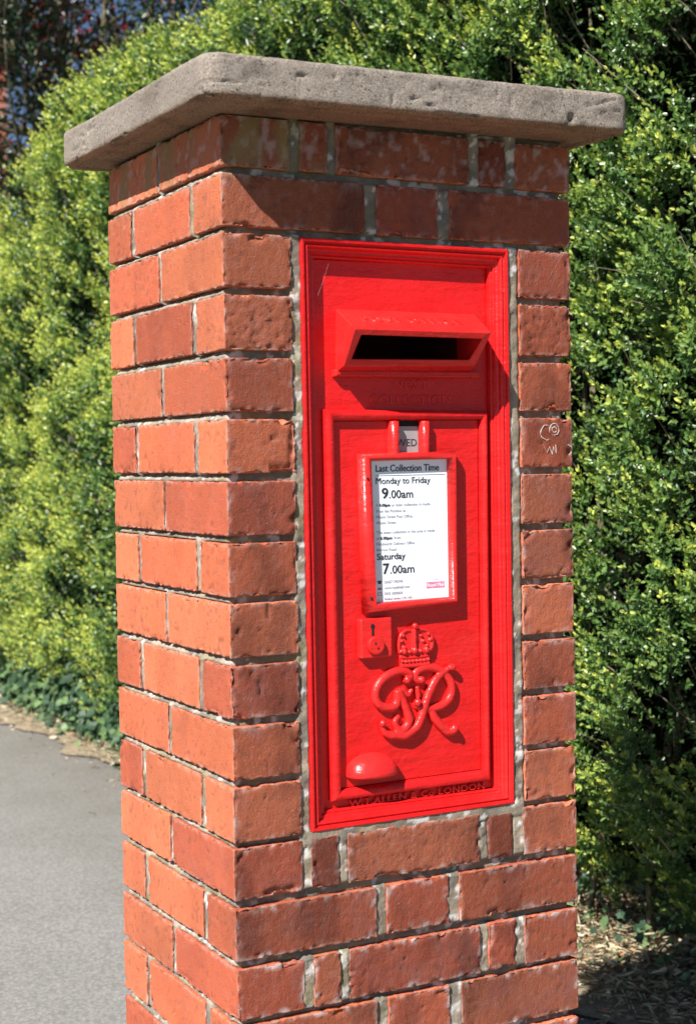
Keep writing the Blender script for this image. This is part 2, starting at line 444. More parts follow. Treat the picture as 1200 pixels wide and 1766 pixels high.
def pf(x, z_):
    P = np.stack([x, np.zeros_like(x), z_], 1)
    n1 = fbm(P * 60 + 7, 80, 3); n2 = fbm(P * 200, 84, 2); n3 = fbm(P * 16, 88, 2)
    inb = ~((slope(z_) > 0) & (slope(z_) < 1)); up_ = upright(x, z_, ((.100, .113), (.156, .168), (.381, .394), (.443, .457)), ((.212, .228), (.328, .346))); y = np.where(inb & up_, .0060, REC + .0025) - n1 * .005 + (n2 - .5) * .0028 + (n3 - .5) * .005 - .003 * slope(z_)
    strip = ((x > .098) & (x < .1135)) | ((x > .4425) & (x < .463)); strip &= (z_ > .93) & (z_ < 1.735)
    y = np.where(strip, .0035 - (n1 - .5) * .007 + (n2 - .5) * .0025, y)
    under = (z_ > .915) & (z_ < .94) & (x > .1) & (x < .46); y = np.where(under, .002 + (n1 - .5) * .003, y)
    edge = (x < REC + .001) | (x > W - REC - .001)
    y = np.where(edge, REC, y)
    pocket = (x > .1132) & (x < .4426) & (z_ > .935) & (z_ < 1.732)
    y = np.where(pocket, .215, y)
    P[:, 1] = y; return P
def mcol(P, lime=.55, base=(.33, .285, .225)):
    n = fbm(P * 45 + 2, 90, 4)[:, None]; C = np.array(base) * (.6 + .8 * n)
    g = sstep(.48, .62, fbm(P * 30, 95, 3))[:, None] * .6; C = C * (1 - g) + np.array([.16, .155, .14]) * g
    wl = sstep(lime, lime + .05, fbm(P * 75 + 11, 99, 3))[:, None] * .92; C = C * (1 - wl) + np.array([.72, .71, .70]) * wl
    li = (sstep(.54, .64, fbm(P * 28 + 4, 103, 3)) * .35 * sstep(.3, .1, P[:, 0]))[:, None]; C = C * (1 - li) + np.array([.27, .25, .09]) * li
    return C
P1, F1 = sheet(xs, zs, pf); C1 = mcol(P1, .625)
ys = np.unique(np.concatenate([np.arange(REC, D - REC, .0035), [D - REC]]))
def pl(y, z_):
    P = np.stack([np.zeros_like(y), y, z_], 1)
    n1 = fbm(P * 60 + 27, 110, 3); n2 = fbm(P * 200, 114, 2)
    inb = ~((slope(z_) > 0) & (slope(z_) < 1)); up_ = upright(y, z_, ((.221, .231),), ((.102, .112), (.327, .341))); x = np.where(inb, np.where(up_, .0034, REC + .003), REC + .003 - .0125 * np.maximum(slope(z_), 0) ** .6) - (n1 - .5) * .005 + (n2 - .5) * .002
    x = np.where((y < REC + .001) | (y > D - REC - .001), REC, x)
    P[:, 0] = x; return P
P2_, F2 = sheet(ys, zs, pl); F2 = F2[:, ::-1]; C2 = mcol(P2_, .62, (.42, .37, .31))
B = MB(); B.add([(W - REC, REC, 0), (W - REC, D - REC, 0), (W - REC, D - REC, 1.903), (W - REC, REC, 1.903), (REC, D - REC, 0), (REC, D - REC, 1.903)],
                [(0, 1, 2, 3), (1, 4, 5, 2)])
P3 = np.array(B.V); F3 = np.array(B.F)
Pm = np.concatenate([P1, P2_, P3]); Fm = np.concatenate([F1, F2 + len(P1), F3 + len(P1) + len(P2_)])
mesh_obj('mortar', PO(Pm), Fm, m_mortar, pillar, True, np.concatenate([C1, C2, mcol(P3)]))

m_chalk = m_plain('white_chalk', (.52, .43, .39), .95)
a = MB(); r_ = random.Random(4)
def chalk(pts):
    for rep in range(2):
        q = [Vector((x + r_.gauss(0, .0006), -.00005, z_ + r_.gauss(0, .0006))) for x, z_ in pts]
        a.tube(q, [.0006 * r_.uniform(.1, 1.1) for _ in q], 5, .9)
def parc(cx_, cz_, rx, rz, a0, a1): return [(cx_ + rx * math.cos(math.radians(a0 + (a1 - a0) * i / 9)), cz_ + rz * math.sin(math.radians(a0 + (a1 - a0) * i / 9))) for i in range(10)]
chalk(parc(.505, 1.470, .010, .011, 60, 300)); chalk(parc(.519, 1.474, .0085, .009, -120, 200)); chalk(parc(.519, 1.474, .004, .004, 0, 330))
chalk([(.500, 1.452), (.506, 1.441), (.510, 1.450), (.515, 1.438), (.518, 1.449), (.522, 1.440), (.523, 1.452)])
chalk([(.543, 1.452), (.549, 1.449), (.552, 1.444)]); chalk([(.545, 1.436), (.551, 1.440)])
Vc = PO(np.array([tuple(v) for v in a.V])); mesh_obj('chalk_mark', Vc, a.F, m_chalk, pillar)

# cap stone
def capstone():
    x0, x1, y0, y1, z0, z1 = -.058, .597, -.090, .486, 1.884, 1.939
    cx, cy, cz = (x0 + x1) / 2, (y0 + y1) / 2, (z0 + z1) / 2; hx, hy, hz = (x1 - x0) / 2, (y1 - y0) / 2, (z1 - z0) / 2
    R, r = .026, .0085
    def lin(h, s): return np.unique(np.concatenate([np.linspace(-h, h, int(2 * h / s) + 1)]))
    P, F = cubegrid((lin(hx, .0035), lin(hy, .0035), lin(hz, .0026)))
    q = P[:, :2]; inn = np.clip(q, [-(hx - R), -(hy - R)], [hx - R, hy - R]); d = q - inn
    m = np.abs(d).max(1); L = np.linalg.norm(d, axis=1); L[L == 0] = 1; dirn = d / L[:, None]
    mi = np.minimum(m, R - r); zi = np.clip(P[:, 2], -(hz - r), hz - r)
    dm, dz = m - mi, P[:, 2] - zi; l2 = np.hypot(dm, dz); l2[l2 == 0] = 1
    act = (m > R - r) | (np.abs(P[:, 2]) > hz - r)
    m2 = np.where(m > R - r, mi + dm / l2 * r, m); z2 = np.where(act, zi + dz / l2 * r, P[:, 2])
    out = inn + dirn * m2[:, None]
    n3 = np.stack([dirn[:, 0] * dm / l2, dirn[:, 1] * dm / l2, dz / l2], 1)
    V = np.concatenate([out, z2[:, None]], 1)
    top = V[:, 2] > hz - .002
    G = V + 3.3
    dsp = (fbm(G * 5, 120, 2) - .5) * .003 + (fbm(G * 90, 124, 3) - .5) * .0020
    dsp -= sstep(.74, .80, fbm(G * 130, 128, 2)) * .0016
    # bedding cracks along the face
    cr = np.abs(fbm(G * np.array([9, 9, 60]), 131, 3) - .5); dsp -= sstep(.022, .0, cr) * sstep(.5, .62, fbm(G * 12, 133, 2)) * .0035
    V = V + n3 * dsp[:, None]
    # drip groove cut under the overhang
    ins = np.minimum(hx - np.abs(P[:, 0]), hy - np.abs(P[:, 1])); gv = np.exp(-((ins - .024) / .0045) ** 2) * (P[:, 2] < -hz + .0005)
    V[:, 2] += gv * .006
    # a few real knocks and holes seen on the front face
    for (hx_, hz_, rx_, rz_, dp) in ((.075, 1.919, .010, .0026, .0045), (.155, 1.9265, .003, .005, .004), (.492, 1.897, .006, .006, .010), (.205, 1.900, .002, .009, .004), (.262, 1.897, .008, .002, .004), (.12, 1.921, .002, .004, .004), (.39, 1.912, .0015, .012, .003)):
        dd = ((V[:, 0] + cx - hx_) / rx_) ** 2 + ((V[:, 2] + cz - hz_) / rz_) ** 2
        V[:, 1] += np.where((V[:, 1] < -hy + .02), np.exp(-dd * 1.2) * dp, 0)
    V0z = V[:, 2].copy(); V += [cx, cy, cz]
    V[:, 2] += .009 * (V[:, 1] + .088) / .57 + .008 * (V[:, 0] + .05) / .65      # the slab is bedded a little out of level
    # brown line under the arris; noise stain, weaker on the left face
    C = np.ones((len(V), 3)); s = sstep(-hz + .008, -hz + .003, V0z)[:, None]; C = C * (1 - s) + np.array([.95, .72, .52]) * s
    st = sstep(.5, .68, fbm(V * np.array([18, 18, 50]), 140, 4))[:, None] * np.where(n3[:, :1] < -.5, .12, .30); C = C * (1 - st) * np.array([.90, .87, .84])
    mesh_obj('capstone', PO(V), F, m_stone, pillar, True, C)
capstone()

# ------------------------------------------------------------------ post box
BX = (.279, 0, .933)
box = empty('wall_post_box', BX)
tag(box, 'bright red wall post box with raised crown and cypher in the brick pillar', 'post box')
def bo(mb, name, m, parent=None, smooth=False, auto=None):
    V = [(v[0] - BX[0], v[1] - BX[1], v[2] - BX[2]) for v in mb.V]
    o = mesh_obj(name, V, mb.F, m, parent if parent is not None else box, smooth)
    return o
def bevel(o, wd, seg=2, ang=35):
    m = o.modifiers.new('bevel', 'BEVEL'); m.width = wd; m.segments = seg; m.limit_method = 'ANGLE'; m.angle_limit = math.radians(ang)
    try: m.harden_normals = False
    except Exception: pass
    return o
def rect(x0, x1, z0, z1): return [(x0, z0), (x1, z0), (x1, z1), (x0, z1)]
def subd(prof, n=1):
    return prof
# moulded surround
OUT = [(.1136, .9335), (.4424, .9340), (.4442, 1.7325), (.1124, 1.7325)]
INN = [(.141, .958), (.4175, .956), (.4195, 1.7055), (.139, 1.7075)]
prof = [(0, .030), (0, .0035), (.03, .0008), (.10, 0), (.20, .0003), (.235, .0040), (.30, .0052), (.345, .0038), (.40, .0030), (.46, .0034), (.52, .0058),
        (.56, .0095), (.66, .0112), (.76, .0112), (.80, .0130), (.84, .0150), (.90, .0142), (.96, .0150), (.99, .0175), (1.0, .0235), (1.0, .028)]
a = MB().loop(OUT, INN, prof); bo(a, 'moulded_surround', m_red)
# panel with the opening
PX0, PX1, PZ0, PZ1 = .1395, .4185, .9570, 1.7065
hx0, hx1, hz0, hz1 = .186, .372, 1.563, 1.632
YP = .0235
a = MB()
X = [PX0, hx0, hx1, PX1]; Zz = [PZ0, hz0, hz1, PZ1]
a.add([(x, YP, zz) for zz in Zz for x in X], [(j * 4 + i, j * 4 + i + 1, (j + 1) * 4 + i + 1, (j + 1) * 4 + i) for j in range(3) for i in range(3) if not (i == 1 and j == 1)])
bo(a, 'front_plate', m_red)
a = MB()   # chute behind the opening
a.add([(hx0, YP, hz0), (hx1, YP, hz0), (hx1, YP, hz1), (hx0, YP, hz1), (hx0, .19, hz0 - .03), (hx1, .19, hz0 - .03), (hx1, .19, hz1), (hx0, .19, hz1)],
      [(0, 4, 5, 1), (1, 5, 6, 2), (2, 6, 7, 3), (3, 7, 4, 0), (4, 7, 6, 5)])
bo(a, 'letter_chute', m_chute)
# hood
hood_o = dict(TL=[(.176, YP, 1.641), (.165, -.050, 1.6085)], TR=[(.4005, YP, 1.640), (.379, -.052, 1.6075)],
              BR=[(.392, YP, 1.556), (.376, -.013, 1.5640)], BL=[(.1735, YP, 1.554), (.1665, -.014, 1.5600)])
O0 = [hood_o[k][0] for k in ('TL', 'TR', 'BR', 'BL')]; O1 = [hood_o[k][1] for k in ('TL', 'TR', 'BR', 'BL')]
I1 = [(.1775, -.0465, 1.6000), (.3665, -.0480, 1.5985), (.3640, -.0170, 1.5725), (.1775, -.0180, 1.5705)]
I0 = [(hx0 + .0, YP + .004, hz1), (hx1, YP + .004, hz1), (hx1, YP + .004, hz0), (hx0, YP + .004, hz0)]
a = MB(); V = O0 + O1 + I1 + I0; F = []
for j in range(3):
    for k in range(4):
        F.append((j * 4 + k, j * 4 + (k + 1) % 4, (j + 1) * 4 + (k + 1) % 4, (j + 1) * 4 + k))
a.add(V, F)
hood = bo(a, 'letter_hood', m_red_cast); bevel(hood, .0018, 3, 20)
# bead under the hood
a = MB().loop(rect(.168, .4005, 1.5485, 1.5585), rect(.1705, .398, 1.5515, 1.5555), [(0, YP + .001), (0, .0155), (.4, .0125), (1, .0115), (1, .014)])
a.add([(.1705, .0115, 1.5515), (.398, .0115, 1.5515), (.398, .0115, 1.5555), (.1705, .0115, 1.5555)], [(0, 1, 2, 3)])
bevel(bo(a, 'hood_sill', m_red_cast), .0012, 2)

# lettering
def text_mesh(s, x0, x1, zb, h, y, name, m, parent, ext=0.0003, bold=0.0, thick=0.0, mtx=None, spacing=1.0, fused=False):
    cd = bpy.data.curves.new(name, 'FONT'); cd.body = s; cd.size = 1; cd.extrude = 0; cd.offset = bold; cd.space_character = spacing
    cd.resolution_u = 3
    tmp = bpy.data.objects.new('tmp_text', cd); COL.objects.link(tmp)
    dg = bpy.context.evaluated_depsgraph_get(); dg.update()
    me = bpy.data.meshes.new_from_object(tmp.evaluated_get(dg))
    n = len(me.vertices); co_ = np.empty(n * 3, np.float32); me.vertices.foreach_get('co', co_); co_ = co_.reshape(-1, 3)
    faces = [tuple(p.vertices) for p in me.polygons]
    bpy.data.objects.remove(tmp); bpy.data.curves.remove(cd); bpy.data.meshes.remove(me)
    mnx, mxx = co_[:, 0].min(), co_[:, 0].max(); mz = .729
    sx_ = (x1 - x0) / (mxx - mnx) if x1 else h / mz * .82
    P = np.stack([x0 + (co_[:, 0] - mnx) * sx_, np.full(n, y), zb + co_[:, 1] / mz * h], 1)
    # solid: front + back + sides
    edges = {}
    for f in faces:
        for i in range(len(f)):
            e = (f[i], f[(i + 1) % len(f)]); k = (min(e), max(e)); edges.setdefault(k, []).append(e)
    bd = [v[0] for v in edges.values() if len(v) == 1]
    Pb = P.copy(); Pb[:, 1] += ext
    V = np.concatenate([P, Pb]); F = list(faces) + [(e[1], e[0], e[0] + n, e[1] + n) for e in bd] + [tuple(i + n for i in f[::-1]) for f in faces]
    if thick:
        V0, F0 = V, F; V = []; F = []
        for q_, (ddx, ddz) in enumerate(((-thick, 0), (thick, 0), (0, thick * .6), (0, -thick * .6))):
            V.append(V0 + np.array([ddx, -.00002 * q_, ddz])); F += [tuple(i + q_ * len(V0) for i in f) for f in F0]
        V = np.concatenate(V)
    if mtx is not None:
        V = np.array([tuple(mtx @ Vector(v)) for v in V])
    V = V - np.array(BX)
    o = mesh_obj(name, V, F, m, parent)
    if fused:
        r = o.modifiers.new('fuse', 'REMESH'); r.mode = 'VOXEL'; r.voxel_size = .0006; r.use_smooth_shade = True
        k = o.modifiers.new('soften', 'SMOOTH'); k.iterations = 4; k.factor = .5
    return o

# embossed words on the sloping hood top
A0 = Vector(O0[0]); A1 = Vector(O1[0]); B0 = Vector(O0[1]); B1 = Vector(O1[1])
ux = (B1 - A1).normalized(); uz = ((A0 + B0) / 2 - (A1 + B1) / 2); un = ux.cross(uz).normalized(); uz = un.cross(ux).normalized() 
if uz.z < 0: uz = -uz
nrm_h = uz.cross(ux).normalized() * -1
if nrm_h.y > 0: nrm_h = -nrm_h
mt = Matrix((ux, -nrm_h, uz)).transposed().to_4x4(); mt.translation = A1
text_mesh('POST OFFICE', .030, .185, .030, .020, -.0014, 'hood_lettering', m_red_cast, hood, .0032, 0, mtx=mt, spacing=1.15, thick=.0006, fused=True)
text_mesh('NEXT', .2665, .319, 1.5335, .0125, YP - .0016, 'next_lettering', m_red_cast, box, .003, 0, spacing=1.25, thick=.0006, fused=True)
text_mesh('COLLECTION', .2263, .3560, 1.5115, .0135, YP - .0016, 'collection_lettering', m_red_cast, box, .003, 0, spacing=1.15, thick=.0006, fused=True)
text_mesh('W.T.ALLEN & Co LONDON', .182, .402, .9575, .0095, .0186, 'maker_lettering', m_red_cast, box, .008, 0, spacing=1.1, thick=.0007, fused=True)

# door
DO = [(.1525, .9690), (.4090, .9695), (.4130, 1.5010), (.1515, 1.5045)]
DI = [(.1685, .9835), (.3985, .9850), (.4020, 1.4895), (.1665, 1.4885)]
hp = [(0, .0245), (0, .0175), (.06, .0135), (.18, .0112), (.35, .0103), (.55, .0103), (.75, .0115), (.9, .0140), (1, .0180), (1, .0240)]
door = bo(MB().loop(DO, DI, hp), 'door', m_red)
for p_ in door.data.polygons: p_.use_smooth = False
DY = .0205
a = MB(); g = .0012
q = [(DI[0][0] + g, DI[0][1] + g), (DI[1][0] - g, DI[1][1] + g), (DI[2][0] - g, DI[2][1] - g), (DI[3][0] + g, DI[3][1] - g)]
# door leaf has an aperture for the day tab
tx0, tx1, tz0 = .2665, .3030, 1.4435
a.add([(q[0][0], DY, q[0][1]), (q[1][0], DY, q[1][1]), (q[1][0] + .002, DY, tz0), (tx1, DY, tz0), (tx0, DY, tz0), (q[0][0] - .001, DY, tz0),
       (q[2][0], DY, q[2][1]), (tx1, DY, q[2][1]), (tx0, DY, q[3][1]), (q[3][0], DY, q[3][1])],
      [(0, 1, 2, 3, 4, 5), (3, 2, 6, 7), (5, 4, 8, 9)])
for A_, B_ in (((q[0][0], q[0][1]), (q[1][0], q[1][1])), ((q[1][0], q[1][1]), (q[2][0], q[2][1])), ((q[3][0], q[3][1]), (q[0][0], q[0][1])), ((tx0, q[3][1]), (tx0, tz0)), ((tx0, tz0), (tx1, tz0)), ((tx1, tz0), (tx1, q[2][1]))):
    a.add([(A_[0], DY, A_[1]), (B_[0], DY, B_[1]), (B_[0], DY + .002, B_[1]), (A_[0], DY + .002, A_[1])], [(0, 1, 2, 3)])
bo(a, 'door_leaf', m_red, door)
bo(MB().box(tx0 - .004, tx1 + .004, DY + .0020, DY + .0026, tz0 - .004, 1.492), 'tab_recess_shade', m_dark, box)  # thin black plate stands in for the shaded hollow behind the tab
tab = bo(MB().box(tx0 + .0012, tx1 - .001, DY + .0012, DY + .0018, tz0 - .001, 1.4805), 'day_tab', m_tab)
text_mesh('WED', .2668, .2995, 1.4530, .0105, DY + .0008, 'day_lettering', m_ink, tab, .0003, 0)
# bars of the tab holder
for i, (x0, x1) in enumerate(((.2520, .2672), (.3018, .3165))):
    V = []; n = 9
    for zz, ext in ((1.4885, .35), (1.4870, 1.0), (1.4600, 1.0), (1.4400, 1.0)):
        for k in range(n):
            th = math.pi * k / (n - 1)
            V.append(((x0 + x1) / 2 - (x1 - x0) / 2 * math.cos(th), DY - math.sin(th) ** .7 * .0125 * ext, zz))
    F = [(j * n + k, j * n + k + 1, (j + 1) * n + k + 1, (j + 1) * n + k) for j in range(3) for k in range(n - 1)] + [tuple(range(n))[::-1]]
    bo(MB().add(V, F), 'tab_guide', m_red_cast, None, True)
# notice frame (rounded cast bars)
NO = [(.2065, 1.2235), (.3560, 1.2290), (.3565, 1.4455), (.2030, 1.4430)]
NI = [(.2258, 1.2375), (.3450, 1.2385), (.3448, 1.4338), (.2208, 1.4325)]
n = 12
prof = [(.5 - .5 * math.cos(math.pi * k / n), DY + .0015 - .0185 * (math.sin(math.pi * k / n) ** .62)) for k in range(n + 1)]
prof = [(0, DY + .001)] + [p for p in prof[1:-1]] + [(1, .0185)]
nf = bo(MB().loop(NO, NI, prof), 'notice_frame', m_red_cast)
me = nf.data
for p_ in me.polygons: p_.use_smooth = True
for (x_, z_) in ((.2095, 1.4095), (.2125, 1.245)):
    bo(MB().ball((x_, .0026, z_), (.0019, .0012, .0019)), 'screw_hole', m_screw, nf, True)
CY = .0165
card = bo(MB().box(.2190, .3475, CY, CY + .002, 1.2365, 1.4345), 'notice_card', m_card)
def line(s, x0, x1, zb, h, m=m_ink, bold=0.0, name='notice_lettering'):
    return text_mesh(s, x0 + .0018, x1 + .0018, zb, h, CY - .00045, name, m, card, .0003, 0, thick=bold * .02, spacing=1.0)
line('Last Collection Time', .2285, .3300, 1.4180, .0098, m_ink, .012)
bo(MB().box(.2298, .3418, CY - .00035, CY - .00005, 1.4122, 1.4128), 'rule_line', m_ink, card)
line('Monday to Friday', .2282, .3155, 1.4010, .0092, m_ink, .006)
line('9', .2375, .2470, 1.3810, .0152, m_ink, .03)
line('.00am', .2490, .2870, 1.3810, .0118, m_ink, .012)
LG = .0042
line('A', .2280, .2310, 1.3697, LG, m_inkg); line('4.00pm', .2328, .2500, 1.3697, LG, m_ink, .01); line('or later collection is made', .2520, .3145, 1.3697, LG, m_inkg)
line('from the Postbox at', .2280, .2745, 1.3616, LG, m_inkg)
line('Albion Street Post Office,', .2280, .2860, 1.3536, LG, m_inkg)
line('Albion Street', .2280, .2590, 1.3455, LG, m_inkg)
line('The latest collection in the area is made', .2280, .3215, 1.3320, LG, m_inkg)
line('at', .2280, .2322, 1.3240, LG, m_inkg); line('6.00pm', .2340, .2525, 1.3240, LG, m_ink, .01); line('from', .2550, .2660, 1.3240, LG, m_inkg)
line('Kenilworth Delivery Office,', .2280, .2890, 1.3160, LG, m_inkg)
line('Barrow Road', .2280, .2585, 1.3080, LG, m_inkg)
line('Saturday', .2282, .2730, 1.2960, .0092, m_ink, .012)
line('7', .2375, .2465, 1.2762, .0152, m_ink, .03)
line('.00am', .2488, .2872, 1.2762, .0118, m_ink, .012)
line('03457 740740', .2388, .2685, 1.2630, LG, m_inkg)
line('www.royalmail.com', .2388, .2790, 1.2550, LG, m_inkg)
line('0345 6000606', .2388, .2680, 1.2470, LG, m_inkg)
line('Postbox number CV8 194D', .2388, .2830, 1.2400, .0032, m_inkg)
for kx, (zz, kind) in enumerate(((1.2645, 0), (1.2565, 1), (1.2485, 2))):
    a = MB(); y0, y1 = CY - .00035, CY - .00005; bx_ = a.box
    a.box = lambda q0, q1, *r_: bx_(q0 + .0018, q1 + .0018, *r_)
    if kind == 0: a.box(.2290, .2340, y0, y1, zz - .0018, zz + .0008); a.box(.2280, .2350, y0, y1, zz + .0010, zz + .0024)
    elif kind == 1: a.box(.2285, .2345, y0, y1, zz - .0018, zz - .0002); a.box(.2292, .2338, y0, y1, zz + .0004, zz + .0010)
    else:
        a.box(.2285, .2345, y0, y1, zz + .0018, zz + .0022); a.box(.2285, .2345, y0, y1, zz - .0020, zz - .0016)
        a.box(.2285, .2289, y0, y1, zz - .0015, zz + .0017); a.box(.2341, .2345, y0, y1, zz - .0015, zz + .0017)
    bo(a, 'notice_symbol', m_ink, card)
bo(MB().box(.3085, .3385, CY - .0003, CY - .00005, 1.2525, 1.2612), 'logo_panel', m_pink, card)
text_mesh('Royal Mail', .3100, .3370, 1.2545, .0050, CY - .0006, 'logo_lettering', m_whiteink, card, .0002, 0, thick=.00012)
a = MB()
for dx in (-.003, 0, .003): a.ball((.3245 + dx, CY - .0001, 1.2665 + (.0008 if dx == 0 else 0)), (.0009, .0003, .0012), 6, 5)
a.box(.3208, .3282, CY - .0003, CY - .00005, 1.2642, 1.2650)
bo(a, 'logo_crown', m_plain('pale_violet_ink', (.55, .55, .68)), card)

# lock plate
lock = bo(MB().box(.1988, .2485, .0095, .0230, 1.1612, 1.2165), 'lock_plate', m_red_cast); bevel(lock, .0028, 3)
a = MB(); V = []
for k in range(14):
    th = 2 * math.pi * k / 14; V.append((.2175 + .0034 * math.cos(th), .0091, 1.2050 + .0038 * math.sin(th)))
V2 = [(.2160, .0091, 1.2030), (.2190, .0091, 1.2030), (.2196, .0091, 1.1905), (.2154, .0091, 1.1905)]
a.add(V, [tuple(range(14))]); a.add([(v[0], v[1] - .00015, v[2]) for v in V2], [(0, 3, 2, 1)])
bo(a, 'keyhole', m_dark, lock)  # flat black shape on the plate, the hole's shade as colour
V = []; F = []; n = 24
for j, (r_, y_) in enumerate(((.0128, .0100), (.0128, .0045), (.0120, .0032), (.0105, .0028), (.0, .0028))):
    for k in range(n):
        th = 2 * math.pi * k / n; V.append((.2200 + r_ * math.cos(th), y_, 1.1790 + r_ * math.sin(th)))
for j in range(4):
    for k in range(n): F.append((j * n + k, j * n + (k + 1) % n, (j + 1) * n + (k + 1) % n, (j + 1) * n + k))
disc = bo(MB().add(V, F), 'keyhole_cover', m_red_cast, lock)
bo(MB().ball((.2182, .0026, 1.1822), (.0015, .0006, .0019), 8, 6).ball((.2222, .0026, 1.1752), (.0015, .0006, .0017), 8, 6), 'rivet_holes', m_dark, lock, True)

# crown and cypher: rounded castings fused under paint
def smoothline(pts, n=5):
    P = [Vector((p[0], 0, p[1])) for p in pts]; P = [P[0]] + P + [P[-1]]; out = []
    for i in range(1, len(P) - 2):
        for k in range(n):
            t = k / n; p0, p1, p2, p3 = P[i - 1:i + 3]
            out.append(.5 * ((2 * p1) + (p2 - p0) * t + (2 * p0 - 5 * p1 + 4 * p2 - p3) * t * t + (3 * p1 - p0 - 3 * p2 + p3) * t ** 3))
    out.append(P[-2]); return out
G = [(0.2697, 1.1265), (0.2741, 1.1236), (0.2790, 1.1272), (0.2777, 1.1348), (0.2641, 1.1392), (0.2521, 1.1376), (0.2384, 1.1321), (0.2281, 1.1226), (0.2237, 1.1111), (0.2252, 1.1007), (0.2326, 1.0926), (0.2444, 1.0893), (0.2547, 1.0913), (0.2586, 1.0992), (0.2602, 1.1109), (0.2684, 1.0938), (0.2742, 1.0799), (0.2762, 1.0677), (0.2712, 1.0592), (0.2626, 1.0556), (0.2559, 1.0622), (0.2543, 1.0698), (0.2612, 1.0766)]
RS = [(0.345, 1.1377), (0.3317, 1.1312), (0.3192, 1.1209), (0.312, 1.1095), (0.3047, 1.0951), (0.2993, 1.0805), (0.2947, 1.0689), (0.2885, 1.059), (0.278, 1.0518), (0.2676, 1.0476), (0.2573, 1.0494), (0.2454, 1.0513), (0.2362, 1.0567), (0.2322, 1.069)]
BW = [(0.2990, 1.1258), (0.2955, 1.1221), (0.2900, 1.1250), (0.2877, 1.1326), (0.2951, 1.1387), (0.309, 1.1405), (0.3247, 1.137), (0.3386, 1.1269), (0.347, 1.1156), (0.348, 1.1034), (0.3425, 1.0917), (0.3291, 1.0838), (0.3132, 1.0815), (0.3011, 1.0834), (0.2892, 1.0876), (0.2875, 1.0940)]
LG_ = [(0.3115, 1.0802), (0.32, 1.0665), (0.3303, 1.055), (0.3408, 1.0464), (0.3497, 1.0478), (0.3507, 1.053)]
def stroke(mb, pts, r, y, taper=.55, sy=1.0):
    L = smoothline(pts); n = len(L); rs = []
    for i in range(n):
        u = i / (n - 1); rs.append(r * (taper + (1 - taper) * min(1, 6 * min(u, 1 - u)) ))
    mb.tube([Vector((p.x, y + .0025, p.z)) for p in L], rs, 10, sy)
def fuse(o, vox):
    r = o.modifiers.new('fuse', 'REMESH'); r.mode = 'VOXEL'; r.voxel_size = vox; r.use_smooth_shade = True
    s = o.modifiers.new('soften', 'SMOOTH'); s.iterations = 4; s.factor = .5
a = MB()
stroke(a, G, .0063, .0142); stroke(a, RS, .0063, .0130); stroke(a, BW, .0061, .0150); stroke(a, LG_, .0066, .0145, .8)
a.ball((.2728, .0125, 1.1262), .0056); a.ball((.2958, .0125, 1.1245), .0054); a.ball((.2885, .0115, 1.0935), .0058)
a.ball((.2325, .0125, 1.0690), .0050); a.ball((.3455, .012, 1.1385), (.0075, .0055, .0050)); a.ball((.3490, .0125, 1.0500), (.0062, .0058, .0068))
stroke(a, [(.2655, 1.1155), (.2700, 1.1110), (.2755, 1.1044), (.2790, 1.1080), (.2822, 1.1130)], .0034, .0135, .8)
stroke(a, [(.2903, 1.1155), (.2912, 1.1080), (.2923, 1.0992)], .0036, .0135, .8)
cy = bo(a, 'royal_cypher', m_red_cast, None, True); fuse(cy, .0009)
a = MB(); Y0 = .0185
# low silhouette slab
sil = [(.2640, 1.1450), (.2628, 1.1600), (.2618, 1.1720), (.2628, 1.1850), (.2665, 1.1925), (.2730, 1.1965), (.2860, 1.1945), (.2990, 1.1960), (.3090, 1.1915), (.3165, 1.1830), (.3172, 1.1720), (.3140, 1.1600), (.3118, 1.1430), (.2880, 1.1425)]
ns = len(sil); sil = [(.288 + (x - .288) * .93, 1.172 + (z_ - 1.172) * .95) for x, z_ in sil]
a.add([(x, .0158, z_) for x, z_ in sil] + [(x, .0230, z_) for x, z_ in sil], [tuple(range(ns)), tuple(range(2 * ns - 1, ns - 1, -1))] + [(i, i + ns, (i + 1) % ns + ns, (i + 1) % ns) for i in range(ns)])
def arc(x0, x1, z_, sag, r, y=.0145): stroke(a, [(x0, z_), ((x0 + x1) / 2, z_ - sag), (x1, z_)], r, y, .9)
arc(.2642, .3115, 1.1462, .0012, .0030, .0135); arc(.2632, .3130, 1.1580, .0012, .0024, .0140)
for i in range(8): a.ball((.2665 + i * .0061, .0148, 1.1520 + (.0006 if i in (0, 7) else -.0002)), (.0021, .0030, .0018), 8, 6)
stroke(a, [(.2630, 1.1640), (.2622, 1.1760), (.2650, 1.1885), (.2735, 1.1950), (.2820, 1.1945), (.2862, 1.1900)], .0025, .0135, .9)
stroke(a, [(.3145, 1.1640), (.3168, 1.1760), (.3140, 1.1870), (.3050, 1.1940), (.2950, 1.1945), (.2875, 1.1900)], .0025, .0135, .9)
stroke(a, [(.2868, 1.1940), (.2862, 1.1800), (.2868, 1.1690)], .0030, .0115, .9)
for (x, z_, r_) in ((.2700, 1.1655, .0040), (.2868, 1.1660, .0048), (.3060, 1.1655, .0044), (.2700, 1.1715, .0026), (.2868, 1.1735, .0026), (.3062, 1.1720, .0028), (.2785, 1.1650, .0026), (.2965, 1.1650, .0028), (.3120, 1.1665, .0026), (.2648, 1.1665, .0024), (.2662, 1.1815, .0022), (.2690, 1.1885, .0022), (.3130, 1.1800, .0022), (.3095, 1.1880, .0022), (.3010, 1.1790, .0026), (.2975, 1.1870, .0022), (.2868, 1.1850, .0036), (.2868, 1.1950, .0032)):
    a.ball((x, .0138, z_), (r_, r_ * .9, r_), 9, 7)
a.ball((.2868, .0128, 1.2010), .0045); a.ball((.2868, .0128, 1.2010), (.0055, .0032, .0026))
cw = bo(a, 'crown_emblem', m_red_cast, None, True); fuse(cw, .0007)

